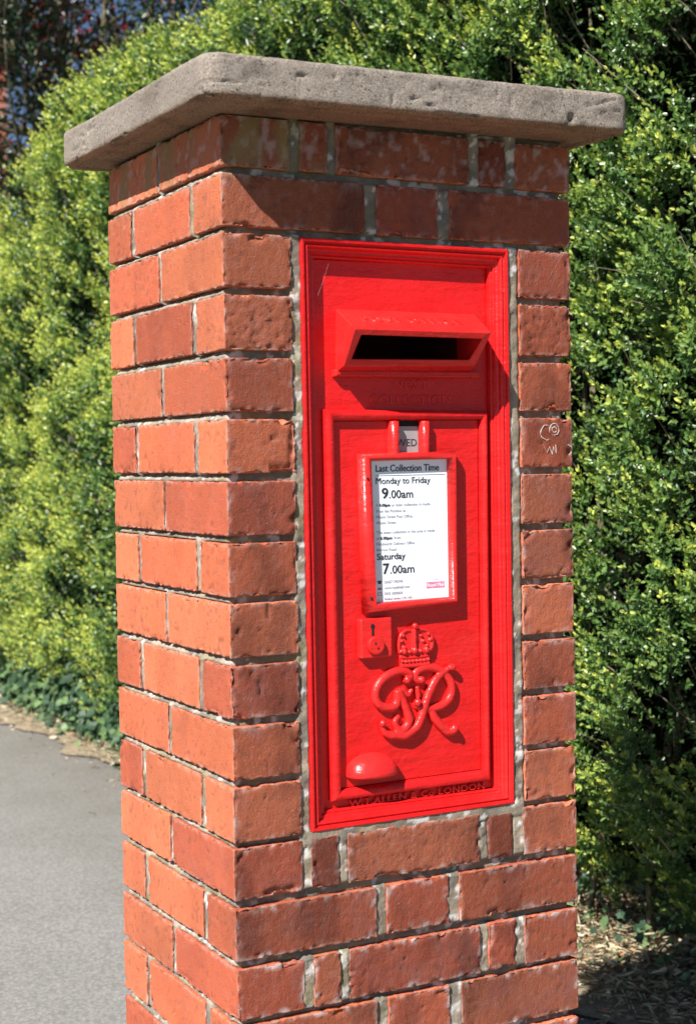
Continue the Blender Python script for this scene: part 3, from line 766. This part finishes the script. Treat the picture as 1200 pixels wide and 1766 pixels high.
# door pull: a projecting scallop
V = []; F = []; nx_, ny_ = 28, 12; cx_, cz_ = .2160, 1.0010
for j in range(ny_ + 1):
    ph = math.pi / 2 * j / ny_
    for i in range(nx_ + 1):
        th = math.pi * i / nx_
        x = cx_ - .0385 * math.cos(th) * (1 - .0 * j)
        rr_ = max(0, math.sin(th)) ** .75
        V.append((x, DY - .0300 * rr_ * math.cos(ph) , cz_ + (.0290 * rr_) * math.sin(ph) - .0006))
for j in range(ny_):
    for i in range(nx_): F.append((j * (nx_ + 1) + i, j * (nx_ + 1) + i + 1, (j + 1) * (nx_ + 1) + i + 1, (j + 1) * (nx_ + 1) + i))
nb = len(V)
for i in range(nx_ + 1):     # lip and hollow underside
    th = math.pi * i / nx_; rr_ = max(0, math.sin(th)) ** .75
    V.append((cx_ - .0375 * math.cos(th), DY - .0285 * rr_, cz_ - .0036))
for i in range(nx_ + 1):
    th = math.pi * i / nx_; rr_ = max(0, math.sin(th)) ** .75
    V.append((cx_ - .0330 * math.cos(th), DY - .0235 * rr_, cz_ - .0030))
for i in range(nx_ + 1):
    th = math.pi * i / nx_; rr_ = max(0, math.sin(th)) ** .75
    V.append((cx_ - .0300 * math.cos(th), DY, cz_ + .018 * rr_))
for i in range(nx_):
    F.append((i + 1, i, nb + i, nb + i + 1))
    F.append((nb + i + 1, nb + i, nb + nx_ + 1 + i, nb + nx_ + 2 + i))
    F.append((nb + nx_ + 2 + i, nb + nx_ + 1 + i, nb + 2 * nx_ + 2 + i, nb + 2 * nx_ + 3 + i))
bo(MB().add(V, F), 'door_pull', m_red_cast, None, True)

# ------------------------------------------------------------------ spider threads
def thread(p0, p1, label):
    o = MB(); P0, P1 = Vector(p0), Vector(p1); c_ = (P0 + P1) / 2
    pts = [P0.lerp(P1, u) - c_ + Vector((0, 0, -.0012 * math.sin(math.pi * u))) for u in (0, .25, .5, .75, 1)]
    o.tube(pts, .00006, 5); ob = o.build('spider_thread', m_silk); ob.location = c_
    tag(ob, label, 'spider silk', 'spider silk strands')
thread((-.045, .325, 1.884), (-.006, .170, 1.845), 'fine strand of spider silk slanting from the cap down to the left brick face')
thread((.556, -.010, 1.765), (.500, -.016, 1.690), 'fine strand of spider silk at the right edge of the pillar below the cap')
thread((.160, .012, 1.700), (.135, -.004, 1.655), 'fine strand of spider silk across the upper left corner of the post box')

# ------------------------------------------------------------------ hedge
def m_leaf(name, rough=.34, trans=.24, spec=.6):
    m, t, b = mat(name); a_ = attr(t); out = t.nodes['Material Output']
    t.links.new(a_, b.inputs['Base Color']); b.inputs['Roughness'].default_value = rough; b.inputs['Specular IOR Level'].default_value = spec
    tr = N(t, 'ShaderNodeBsdfTranslucent'); t.links.new(mix(t, 1.0, a_, (1.0, 1.15, .55), 'MULTIPLY'), tr.inputs[0])
    ms = N(t, 'ShaderNodeMixShader'); ms.inputs[0].default_value = trans
    t.links.new(b.outputs[0], ms.inputs[1]); t.links.new(tr.outputs[0], ms.inputs[2]); t.links.new(ms.outputs[0], out.inputs[0])
    return m
m_box = m_leaf('box_leaf')
m_ivy = m_leaf('ivy_leaf', .5, .15, .35)
m_twig = m_plain('pale_twig', (.26, .21, .15), .8)
m_core, t, b = mat('hedge_core_shade'); co = objco(t)
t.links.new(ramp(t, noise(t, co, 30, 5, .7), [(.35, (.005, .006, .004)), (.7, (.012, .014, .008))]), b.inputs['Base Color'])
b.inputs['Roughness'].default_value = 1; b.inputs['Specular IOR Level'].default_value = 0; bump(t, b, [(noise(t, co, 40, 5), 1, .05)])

HY0, HY1, HZ1 = .2, 9.6, 3.40
def hsurf(y, z_):
    P = np.stack([y * 0, y, z_], 1)
    x = 1.74 + .06 * sstep(5.0, 8.0, y) - .15 * np.exp(-((y - 1.10) / .38) ** 2) * sstep(2.2, .9, z_)
    x = x + .26 * sstep(.75, .05, z_) * sstep(5.0, 1.6, y) + .10 * sstep(.6, .1, z_)
    x = x + ((fbm(P * 1.9 + 4, 200, 2) - .5) * .30 + (fbm(P * 6.5 + 1, 204, 2) - .5) * .31) * (1 - .7 * np.exp(-((y - 1.15) / .35) ** 2) * sstep(1.6, .9, z_))
    top = HZ1 - .50 * sstep(5.9, 7.9, y) + (fbm(P * np.array([0, 1.3, 0]) + 8, 207, 2) - .5) * .22
    x = x + .20 * sstep(-.30, 0, z_ - top) ** 2
    return x, top
def normalize(v): return v / np.maximum(np.linalg.norm(v, axis=1, keepdims=True), 1e-9)
LEAF = np.array([(0, 0, 0), (.30, -.42, .10), (.72, -.36, .06), (1.0, 0, -.06), (.72, .36, .06), (.30, .42, .10)])
LF = np.array([(0, 1, 2, 3), (0, 3, 4, 5)])
def leaves(pos, d, nrm, L, Wd, colr, V, F, C, n0):
    d = normalize(d); s = normalize(np.cross(nrm, d)); nn = np.cross(d, s)
    X = pos[:, None, :] + d[:, None, :] * (LEAF[None, :, 0:1] * L[:, None, None]) + s[:, None, :] * (LEAF[None, :, 1:2] * Wd[:, None, None]) + nn[:, None, :] * (LEAF[None, :, 2:3] * L[:, None, None])
    k = len(pos); V.append(X.reshape(-1, 3)); F.append((LF[None] + (np.arange(k) * 6)[:, None, None] + n0).reshape(-1, 4)); C.append(np.repeat(colr, 6, 0))
    return n0 + k * 6
def cfit(t_):     # 0 old leaf .. 1 new shoot
    a_ = np.array([.045, .110, .032]); m_ = np.array([.19, .30, .070]); n_ = np.array([.66, .70, .15])
    t_ = np.clip(t_, 0, 1)[:, None]
    return np.where(t_ < .5, a_ + (m_ - a_) * t_ * 2, m_ + (n_ - m_) * (t_ - .5) * 2)
V, F, C = [], [], []; n0 = 0; SV = MB()
stems = []
def sprigs(count, ylo, yhi, zlo, zhi, nn_, L0, bright):  # bright: paler leaf tint per stretch, standing in for stronger sun
    global n0
    y = RNG.uniform(ylo, yhi, count); z_ = RNG.uniform(zlo, zhi, count)
    xs_, top = hsurf(y, z_); P = np.stack([xs_, y, z_], 1)
    dens = fbm(np.stack([y * 0, y, z_], 1) * 7.0, 220, 2)
    keep = (z_ < top) & (dens > RNG.uniform(.42, .53, count)); P = P[keep]; m = len(P); z2 = z_[keep]
    depth = RNG.exponential(.035, m); P[:, 0] += depth - .05
    # leave the foot of the hedge open
    keep = RNG.random(m) < np.clip((z2 - .06) / .25, .0, 1); P = P[keep]; depth = depth[keep]; m = len(P)
    wild = RNG.random(m) < .035; P[wild, 0] -= RNG.uniform(.02, .08, wild.sum()); upb = RNG.uniform(.1, 1.1, m) + wild * .7
    ax = normalize(np.stack([-RNG.uniform(.5, 1.1, m), RNG.normal(-.1, .45, m), upb], 1))
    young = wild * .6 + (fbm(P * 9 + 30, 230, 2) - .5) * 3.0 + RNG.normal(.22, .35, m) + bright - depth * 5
    ref = normalize(RNG.normal(size=(m, 3))); sd1 = normalize(np.cross(ax, ref)); sd2 = np.cross(ax, sd1)
    length = RNG.uniform(.05, .115, m)
    for j in range(nn_):
        u = (j + .6) / nn_; base = P + ax * (length * u)[:, None]
        a_, b_ = (sd1, sd2) if j % 2 == 0 else (sd2, sd1)
        spread = 1.0 - .55 * u
        for sg in (-1, 1):
            d = a_ * sg * spread + ax * (.45 + .7 * u) + RNG.normal(0, .22, (m, 3)) ; d[:, 2] -= .05
            nr = ax - d * .3 + RNG.normal(0, .25, (m, 3))
            L = L0 * RNG.uniform(.7, 1.2, m) * (1.0 - .35 * (u > .8)); tt = .06 + .26 * u + young * (.12 + .88 * u * u) * .62
            n0 = leaves(base, d, nr, L, L * RNG.uniform(.58, .74, m), cfit(tt + RNG.normal(0, .10, m)) * RNG.uniform(.8, 1.2, (m, 1)), V, F, C, n0)
    # tip pair
    for sg in (-1, 1):
        d = ax * 1.2 + sd1 * sg * .35 + RNG.normal(0, .15, (m, 3)); L = L0 * RNG.uniform(.5, .85, m)
        n0 = leaves(P + ax * length[:, None], d, sd1 * sg + RNG.normal(0, .2, (m, 3)), L, L * .5, cfit(.45 + young * .6 + RNG.normal(0, .08, m)), V, F, C, n0)
    return P, ax, length
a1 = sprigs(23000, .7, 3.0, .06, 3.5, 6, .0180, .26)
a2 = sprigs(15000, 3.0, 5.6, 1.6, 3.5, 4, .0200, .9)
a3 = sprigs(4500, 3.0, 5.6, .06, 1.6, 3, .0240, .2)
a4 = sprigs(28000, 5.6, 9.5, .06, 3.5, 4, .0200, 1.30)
# deeper, older leaves that close the hedge; gap shade darkened into their colour
def inner(count, ylo, yhi, L0):
    global n0
    y = RNG.uniform(ylo, yhi, count); z_ = RNG.uniform(.05, 3.4, count); xs_, top = hsurf(y, z_)
    P = np.stack([xs_ + .10 + RNG.uniform(0, .16, count), y, z_], 1)[z_ < top - .02]; m = len(P)
    d = RNG.normal(size=(m, 3)); d[:, 0] -= .8; nr = RNG.normal(size=(m, 3)); nr[:, 2] += .8
    L = L0 * RNG.uniform(.7, 1.2, m)
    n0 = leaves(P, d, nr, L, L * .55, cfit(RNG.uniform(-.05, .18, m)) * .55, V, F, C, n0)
def inner_top(count, L0):
    global n0
    y = RNG.uniform(.3, 9.6, count); x0, tp_ = hsurf(y, np.full(count, 3.2)); z_ = tp_ - RNG.uniform(.02, .40, count)
    P = np.stack([x0 + .12 + RNG.uniform(0, 1.1, count), y, z_], 1); d = RNG.normal(size=(count, 3)); nr = RNG.normal(size=(count, 3)); nr[:, 0] -= .8
    L = L0 * RNG.uniform(.7, 1.2, count); n0 = leaves(P, d, nr, L, L * .6, cfit(RNG.uniform(-.05, .4, count)), V, F, C, n0)
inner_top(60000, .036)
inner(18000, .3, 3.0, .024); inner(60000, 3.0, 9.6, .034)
hedge = empty('clipped_hedge', (1.9, 5.0, 0))
tag(hedge, 'tall clipped box hedge of small glossy yellow-green leaves behind the brick pillar', 'hedge')
HO = np.array([1.9, 5.0, 0])
mesh_obj('foliage', np.concatenate(V) - HO, np.concatenate(F), m_box, hedge, False, np.concatenate(C))
del V, F, C
# woody stems
a = MB()
for (P, ax, ln_), cnt in ((a1, 700), (a4, 250), (a2, 250)):
    for i in RNG.choice(len(P), min(cnt // 2, len(P)), replace=False):
        p = Vector(P[i]); d = Vector(ax[i]); k = RNG.uniform(1.0, 1.9)
        st = p - d * .12 + Vector((.03, RNG.normal(0, .03), -.05)); md = p - d * .03 + Vector((0, RNG.normal(0, .01), 0))
        a.tube([st, md, p + d * float(ln_[i]) * k], [.0022, .0016, .0008], 4)
b_ = []
for i in range(26):
    y = 6.2 * RNG.random() + 1.0; bx = 2.05 + RNG.uniform(-.05, .1); p = Vector((bx, y, 0)); pts = [p]
    for k in range(5): p = p + Vector((RNG.normal(0, .05), RNG.normal(0, .07), .55)); pts.append(p.copy())
    t_ = MB(); t_.tube(pts, [.012, .011, .010, .008, .006, .004], 6); b_.append(t_)
tag(mesh_obj('stems', np.array(a.V) - HO, a.F, m_twig, hedge), kind='stuff')
trunk_parts = b_
# added near-black solid core: blocks light and stands in for inner shade
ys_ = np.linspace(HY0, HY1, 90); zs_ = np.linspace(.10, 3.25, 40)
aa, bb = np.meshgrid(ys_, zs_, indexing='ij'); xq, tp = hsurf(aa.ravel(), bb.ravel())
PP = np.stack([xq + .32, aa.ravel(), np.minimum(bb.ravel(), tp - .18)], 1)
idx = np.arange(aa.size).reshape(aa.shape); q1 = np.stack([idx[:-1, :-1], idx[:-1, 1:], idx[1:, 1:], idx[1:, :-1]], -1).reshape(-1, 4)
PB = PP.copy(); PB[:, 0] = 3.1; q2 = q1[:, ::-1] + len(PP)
side = []
L_ = [list(idx[0, :]), list(idx[-1, :])[::-1], list(idx[:, -1]), list(idx[:, 0])[::-1]]
for lst in L_:
    for u, v in zip(lst[:-1], lst[1:]): side.append((u, v, v + len(PP), u + len(PP)))
mesh_obj('dark_hedge_core', np.concatenate([PP, PB]) - HO, np.concatenate([q1, q2, np.array(side)]), m_core, hedge, True)

# ------------------------------------------------------------------ ivy and litter at the foot of the hedge
IV = np.array([(0, 0), (.18, -.28), (.10, -.52), (.42, -.40), (.62, -.50), (.68, -.22), (1.0, 0), (.68, .22), (.62, .50), (.42, .40), (.10, .52), (.18, .28)])
def ivy(cnt, region, rs):
    V, F, C = [], [], []
    r = np.random.default_rng(rs)
    for i in range(cnt):
        x, y, z_ = region(r); L = r.uniform(.03, .06) * (.6 if y < 3 else 1)
        yaw = r.uniform(0, 6.28); tilt = r.uniform(-.2, 1.2)
        d = Vector((math.cos(yaw) * .5 - .5, math.sin(yaw), -tilt * .5)).normalized(); nn = Vector((-.8 + r.normal(0, .3), -.4 + r.normal(0, .3), .7 + r.normal(0, .2))).normalized()
        s = nn.cross(d).normalized(); nn = d.cross(s)
        b0 = len(V)
        for u, v in IV:
            V.append(Vector((x, y, z_)) + d * u * L + s * v * L + nn * (abs(v) * .25 - u * u * .15) * L)
        F += [(b0, b0 + k, b0 + k + 1) for k in range(1, 11)]
        c_ = np.array([.035, .075, .038]) if r.random() < .65 else np.array([.11, .18, .07])
        C += [c_ * r.uniform(.7, 1.35)] * 12
    return V, F, C
def reg(r):
    if r.random() < .93:
        y = r.uniform(5.2, 9.2); z_ = abs(r.normal(0, .20)); x = 1.93 - .18 * (1 - min(1, z_ / .5)) + r.normal(0, .05)
    else:
        y = r.uniform(1.1, 2.6); z_ = abs(r.normal(0, .12)) + .02; x = 1.98 + r.normal(0, .07)
        if r.random() < .2: z_ = .03; x = r.uniform(1.80, 2.05)
    return x, y, min(z_, .75)
V, F, C = ivy(3600, reg, 5)
tag(mesh_obj('ivy', np.array([tuple(v) for v in V]), F, m_ivy, None, False, np.array(C)), 'trailing green ivy leaves along the foot of the hedge', 'ivy', kind='stuff')
m_litter, t, b = mat('dry_leaf'); t.links.new(attr(t), b.inputs['Base Color']); b.inputs['Roughness'].default_value = .8
def litter():
    V, F, C, n0 = [], [], [], 0
    for cnt, yl, yh, xl, xh in ((15000, .6, 3.0, 1.50, 2.3), (9000, 3.0, 9.3, 1.46, 2.1), (90, 1.0, 8, 1.1, 1.55)):
        y = RNG.uniform(yl, yh, cnt); x = xl + (xh - xl) * RNG.beta(2.2, 1.4, cnt) + (fbm(np.stack([y * 0, y * 2, y * 0], 1), 7) - .5) * .2
        P = np.stack([x, y, RNG.uniform(.012, .04, cnt) * (x > 1.55) + .004], 1)
        straw = RNG.random(cnt) < .62
        d = RNG.normal(size=(cnt, 3)); d[:, 2] *= .3; nr = RNG.normal(0, .6, (cnt, 3)); nr[:, 2] += 1
        L = np.where(straw, RNG.uniform(.015, .06, cnt), RNG.uniform(.006, .03, cnt) ** 1.0); L = np.where(~straw & (RNG.random(cnt) < .06), .045, L); Wd = np.where(straw, .0013, L * RNG.uniform(.3, .65, cnt))
        pal = np.array([(.52, .42, .26), (.62, .52, .36), (.40, .25, .12), (.34, .14, .05), (.24, .15, .09), (.66, .60, .48), (.10, .16, .05)])
        C0 = pal[RNG.choice(7, cnt, p=[.25, .2, .17, .08, .13, .13, .04])]; C0[straw] = np.array([.62, .53, .36])
        n0 = leaves(P, d, nr, L, Wd, C0 * RNG.uniform(.75, 1.15, (cnt, 1)), V, F, C, n0)
    tag(mesh_obj('leaf_litter', np.concatenate(V), np.concatenate(F), m_litter, None, False, np.concatenate(C)), 'dry straw and fallen brown leaves scattered below the hedge', 'leaf litter', kind='stuff')
litter()
# edging stones half buried in the litter
m_edge = m_plain('pale_edging_concrete', (.42, .39, .34), .9)
es = None
for i, y in enumerate((5.05, 5.98)):
    if es is None:
        es = MB().box(-.03, .03, -.45, .45, -.10, .040).build('edging_stone', m_edge); bevel(es, .008, 2); o = es
    else:
        o = es.copy(); COL.objects.link(o)
    o.location = (1.765 + .03 * i, y, 0); o.rotation_euler = (0, .05 * (-1) ** i, -.02 * (i + 1))
    tag(o, ('pale concrete edging stone half buried in leaves, nearer the pillar', 'pale concrete edging stone half buried in leaves, farther along by the ivy')[i], 'edging stone', 'edging stones at the foot of the hedge')

# ------------------------------------------------------------------ trees beyond the hedge
m_bark, t, b = mat('bark'); co = objco(t)
t.links.new(ramp(t, noise(t, co, 12, 5, .7), [(.3, (.07, .055, .035)), (.7, (.22, .20, .12))]), b.inputs['Base Color']); b.inputs['Roughness'].default_value = .9
bump(t, b, [(noise(t, co, 40, 5), .8, .02)])
for t_ in trunk_parts: mesh_obj('trunk', np.array([tuple(v) for v in t_.V]) - HO, t_.F, m_bark, hedge)
def tree(name, loc, h, spread, nl, L0, pal, label, rs, zlo, trunks=3, density_noise=.5):
    r = random.Random(rs); rg = np.random.default_rng(rs)
    root = empty(name, loc); tag(root, label, 'tree')
    tips = []; a = MB(); tr = MB()
    for k in range(trunks):
        p = Vector((r.uniform(-.15, .15), r.uniform(-.15, .15), 0)); d = Vector((r.uniform(-.25, .25), r.uniform(-.2, .2), 1)).normalized()
        pts = [p.copy()]; rad = [.085]
        n = 9
        for i in range(n):
            p = p + d * h / n; d = (d + Vector((r.gauss(0, .10), r.gauss(0, .10), .06))).normalized(); pts.append(p.copy()); rad.append(.085 * (1 - (i + 1) / (n + 2)))
            if i > 1:
                for q in range(4):
                    bp = p.copy(); bd = Vector((r.gauss(0, 1), r.gauss(0, .8), r.uniform(-.1, .8))).normalized(); bl = spread * r.uniform(.4, 1) / 5
                    bpts = [bp.copy()]
                    for s_ in range(5):
                        bp = bp + bd * bl; bd = (bd + Vector((r.gauss(0, .3), r.gauss(0, .3), r.gauss(.02, .25)))).normalized(); bpts.append(bp.copy())
                        if s_ > 0: tips.append(bp.copy())
                    a.tube(bpts, [.026, .021, .016, .012, .008, .004], 5)
                    for tw in range(4):
                        q0 = bpts[r.randrange(1, 6)]; td = Vector((r.gauss(0, 1), r.gauss(0, 1), r.gauss(.3, .7))).normalized(); q1 = q0 + td * r.uniform(.2, .5); q2 = q1 + (td + Vector((r.gauss(0, .4), r.gauss(0, .4), .2))) * .2
                        a.tube([q0, q1, q2], [.008, .005, .002], 4); tips += [q1.copy(), q2.copy()]
        tr.tube(pts, rad, 8)
    tr.build('trunk', m_bark, root, True); a.build('limbs', m_bark, root, True)
    T = np.array([tuple(t_) for t_ in tips]); T = T[T[:, 2] > zlo]
    ch = T[rg.integers(0, len(T), nl)]; P = ch + rg.normal(0, .16, (nl, 3))
    keep = fbm(P * 2.2 + rs, 250, 2) > density_noise; P = P[keep]; m = len(P)
    d = rg.normal(size=(m, 3)); d[:, 2] -= .2; nr = rg.normal(size=(m, 3)); nr[:, 2] += .8; L = L0 * rg.uniform(.6, 1.3, m)
    pal = np.array(pal); C0 = pal[rg.integers(0, len(pal), m)] * rg.uniform(.7, 1.3, (m, 1))
    V, F, C = [], [], []; leaves(P, d, nr, L, L * .6, C0, V, F, C, 0)
    mesh_obj('crown', np.concatenate(V), np.concatenate(F), m_box, root, False, np.concatenate(C))
tree('copper_leaved_tree', (4.5, 12.6, 0), 6.9, 3.0, 24000, .08, [(.14, .012, .014), (.06, .010, .012), (.03, .02, .014), (.03, .03, .014), (.20, .02, .018)],
     'bare branching tree with sparse dark red leaves against the sky beyond the hedge', 3, 2.6, 4, .42)
tree('holly_tree', (3.95, 11.0, 0), 5.6, 1.8, 42000, .060, [(.012, .030, .012), (.02, .045, .02), (.010, .022, .010), (.04, .08, .03)],
     'dark glossy evergreen tree at the left end of the hedge', 9, 1.6, 3, .36)

# ------------------------------------------------------------------ brick house far left
m_hb, t, b = mat('distant_brick'); co = objco(t)
bt = N(t, 'ShaderNodeTexBrick'); bt.inputs['Scale'].default_value = 1.0; bt.inputs['Brick Width'].default_value = .225; bt.inputs['Row Height'].default_value = .075
bt.inputs['Mortar Size'].default_value = .008; bt.inputs['Color1'].default_value = (.42, .13, .075, 1); bt.inputs['Color2'].default_value = (.34, .095, .06, 1); bt.inputs['Mortar'].default_value = (.32, .25, .2, 1)
mp = N(t, 'ShaderNodeMapping'); mp.inputs['Rotation'].default_value = (math.radians(90), 0, 0); t.links.new(co, mp.inputs[0]); t.links.new(mp.outputs[0], bt.inputs[0])
t.links.new(bt.outputs[0], b.inputs['Base Color']); b.inputs['Roughness'].default_value = .85
m_roof = m_plain('grey_slate', (.09, .09, .10), .7); m_white = m_plain('white_window_paint', (.75, .75, .73), .5)
m_glass, t, b = mat('window_glass'); b.inputs['Base Color'].default_value = (.03, .035, .04, 1); b.inputs['Roughness'].default_value = .08
house = empty('brick_house', (1.97, 17.0, 0)); tag(house, 'red brick house with white framed windows glimpsed past the left end of the hedge', 'house')
def wall_mb():
    a = MB(); X = [-2.6, .95, 1.95, 2.6]; Z = [0, .9, 2.4, 3.6, 5.0, 7.6]
    holes = {(1, 1), (1, 3)}
    a.add([(x, 0, z_) for z_ in Z for x in X], [(j * 4 + i, j * 4 + i + 1, j * 4 + i + 5, j * 4 + i + 4) for j in range(5) for i in range(3) if (i, j) not in holes])
    a.add([(-2.6, 0, 0), (-2.6, 7, 0), (-2.6, 7, 7.6), (-2.6, 0, 7.6), (2.6, 0, 0), (2.6, 7, 0), (2.6, 7, 7.6), (2.6, 0, 7.6)], [(0, 3, 2, 1), (4, 5, 6, 7), (1, 2, 6, 5)])
    for (z0, z1) in ((.9, 2.4), (3.6, 5.0)):
        a.add([(.95, 0, z0), (1.95, 0, z0), (1.95, 0, z1), (.95, 0, z1), (.95, .12, z0), (1.95, .12, z0), (1.95, .12, z1), (.95, .12, z1)], [(0, 1, 5, 4), (1, 2, 6, 5), (2, 3, 7, 6), (3, 0, 4, 7)])
    return a
wall_mb().build('wall', m_hb, house)
a = MB(); a.add([(-2.9, -.3, 7.55), (2.9, -.3, 7.55), (2.9, 3.5, 10), (-2.9, 3.5, 10), (2.9, 7.3, 7.55), (-2.9, 7.3, 7.55), (-2.9, -.3, 7.45), (2.9, -.3, 7.45)], [(0, 1, 2, 3), (3, 2, 4, 5), (0, 3, 5), (1, 4, 2), (6, 7, 1, 0), (6, 5, 4, 7)])
a.build('roof', m_roof, house)
for (z0, z1) in ((.9, 2.4), (3.6, 5.0)):
    a = MB(); y0, y1 = .06, .115
    a.box(.952, 1.03, y0, y1, z0 + .002, z1 - .002); a.box(1.87, 1.948, y0, y1, z0 + .002, z1 - .002); a.box(1.031, 1.869, y0, y1, z0 + .002, z0 + .08); a.box(1.031, 1.869, y0, y1, z1 - .08, z1 - .002); a.box(1.42, 1.48, y0, y1, z0 + .081, z1 - .081)
    wf = a.build('window', m_white, house)
    MB().box(1.031, 1.869, .085, .09, z0 + .081, z1 - .081).build('pane', m_glass, wf)
    MB().box(.88, 2.02, -.07, .055, z0 - .07, z0 - .003).build('sill', m_white, wf)
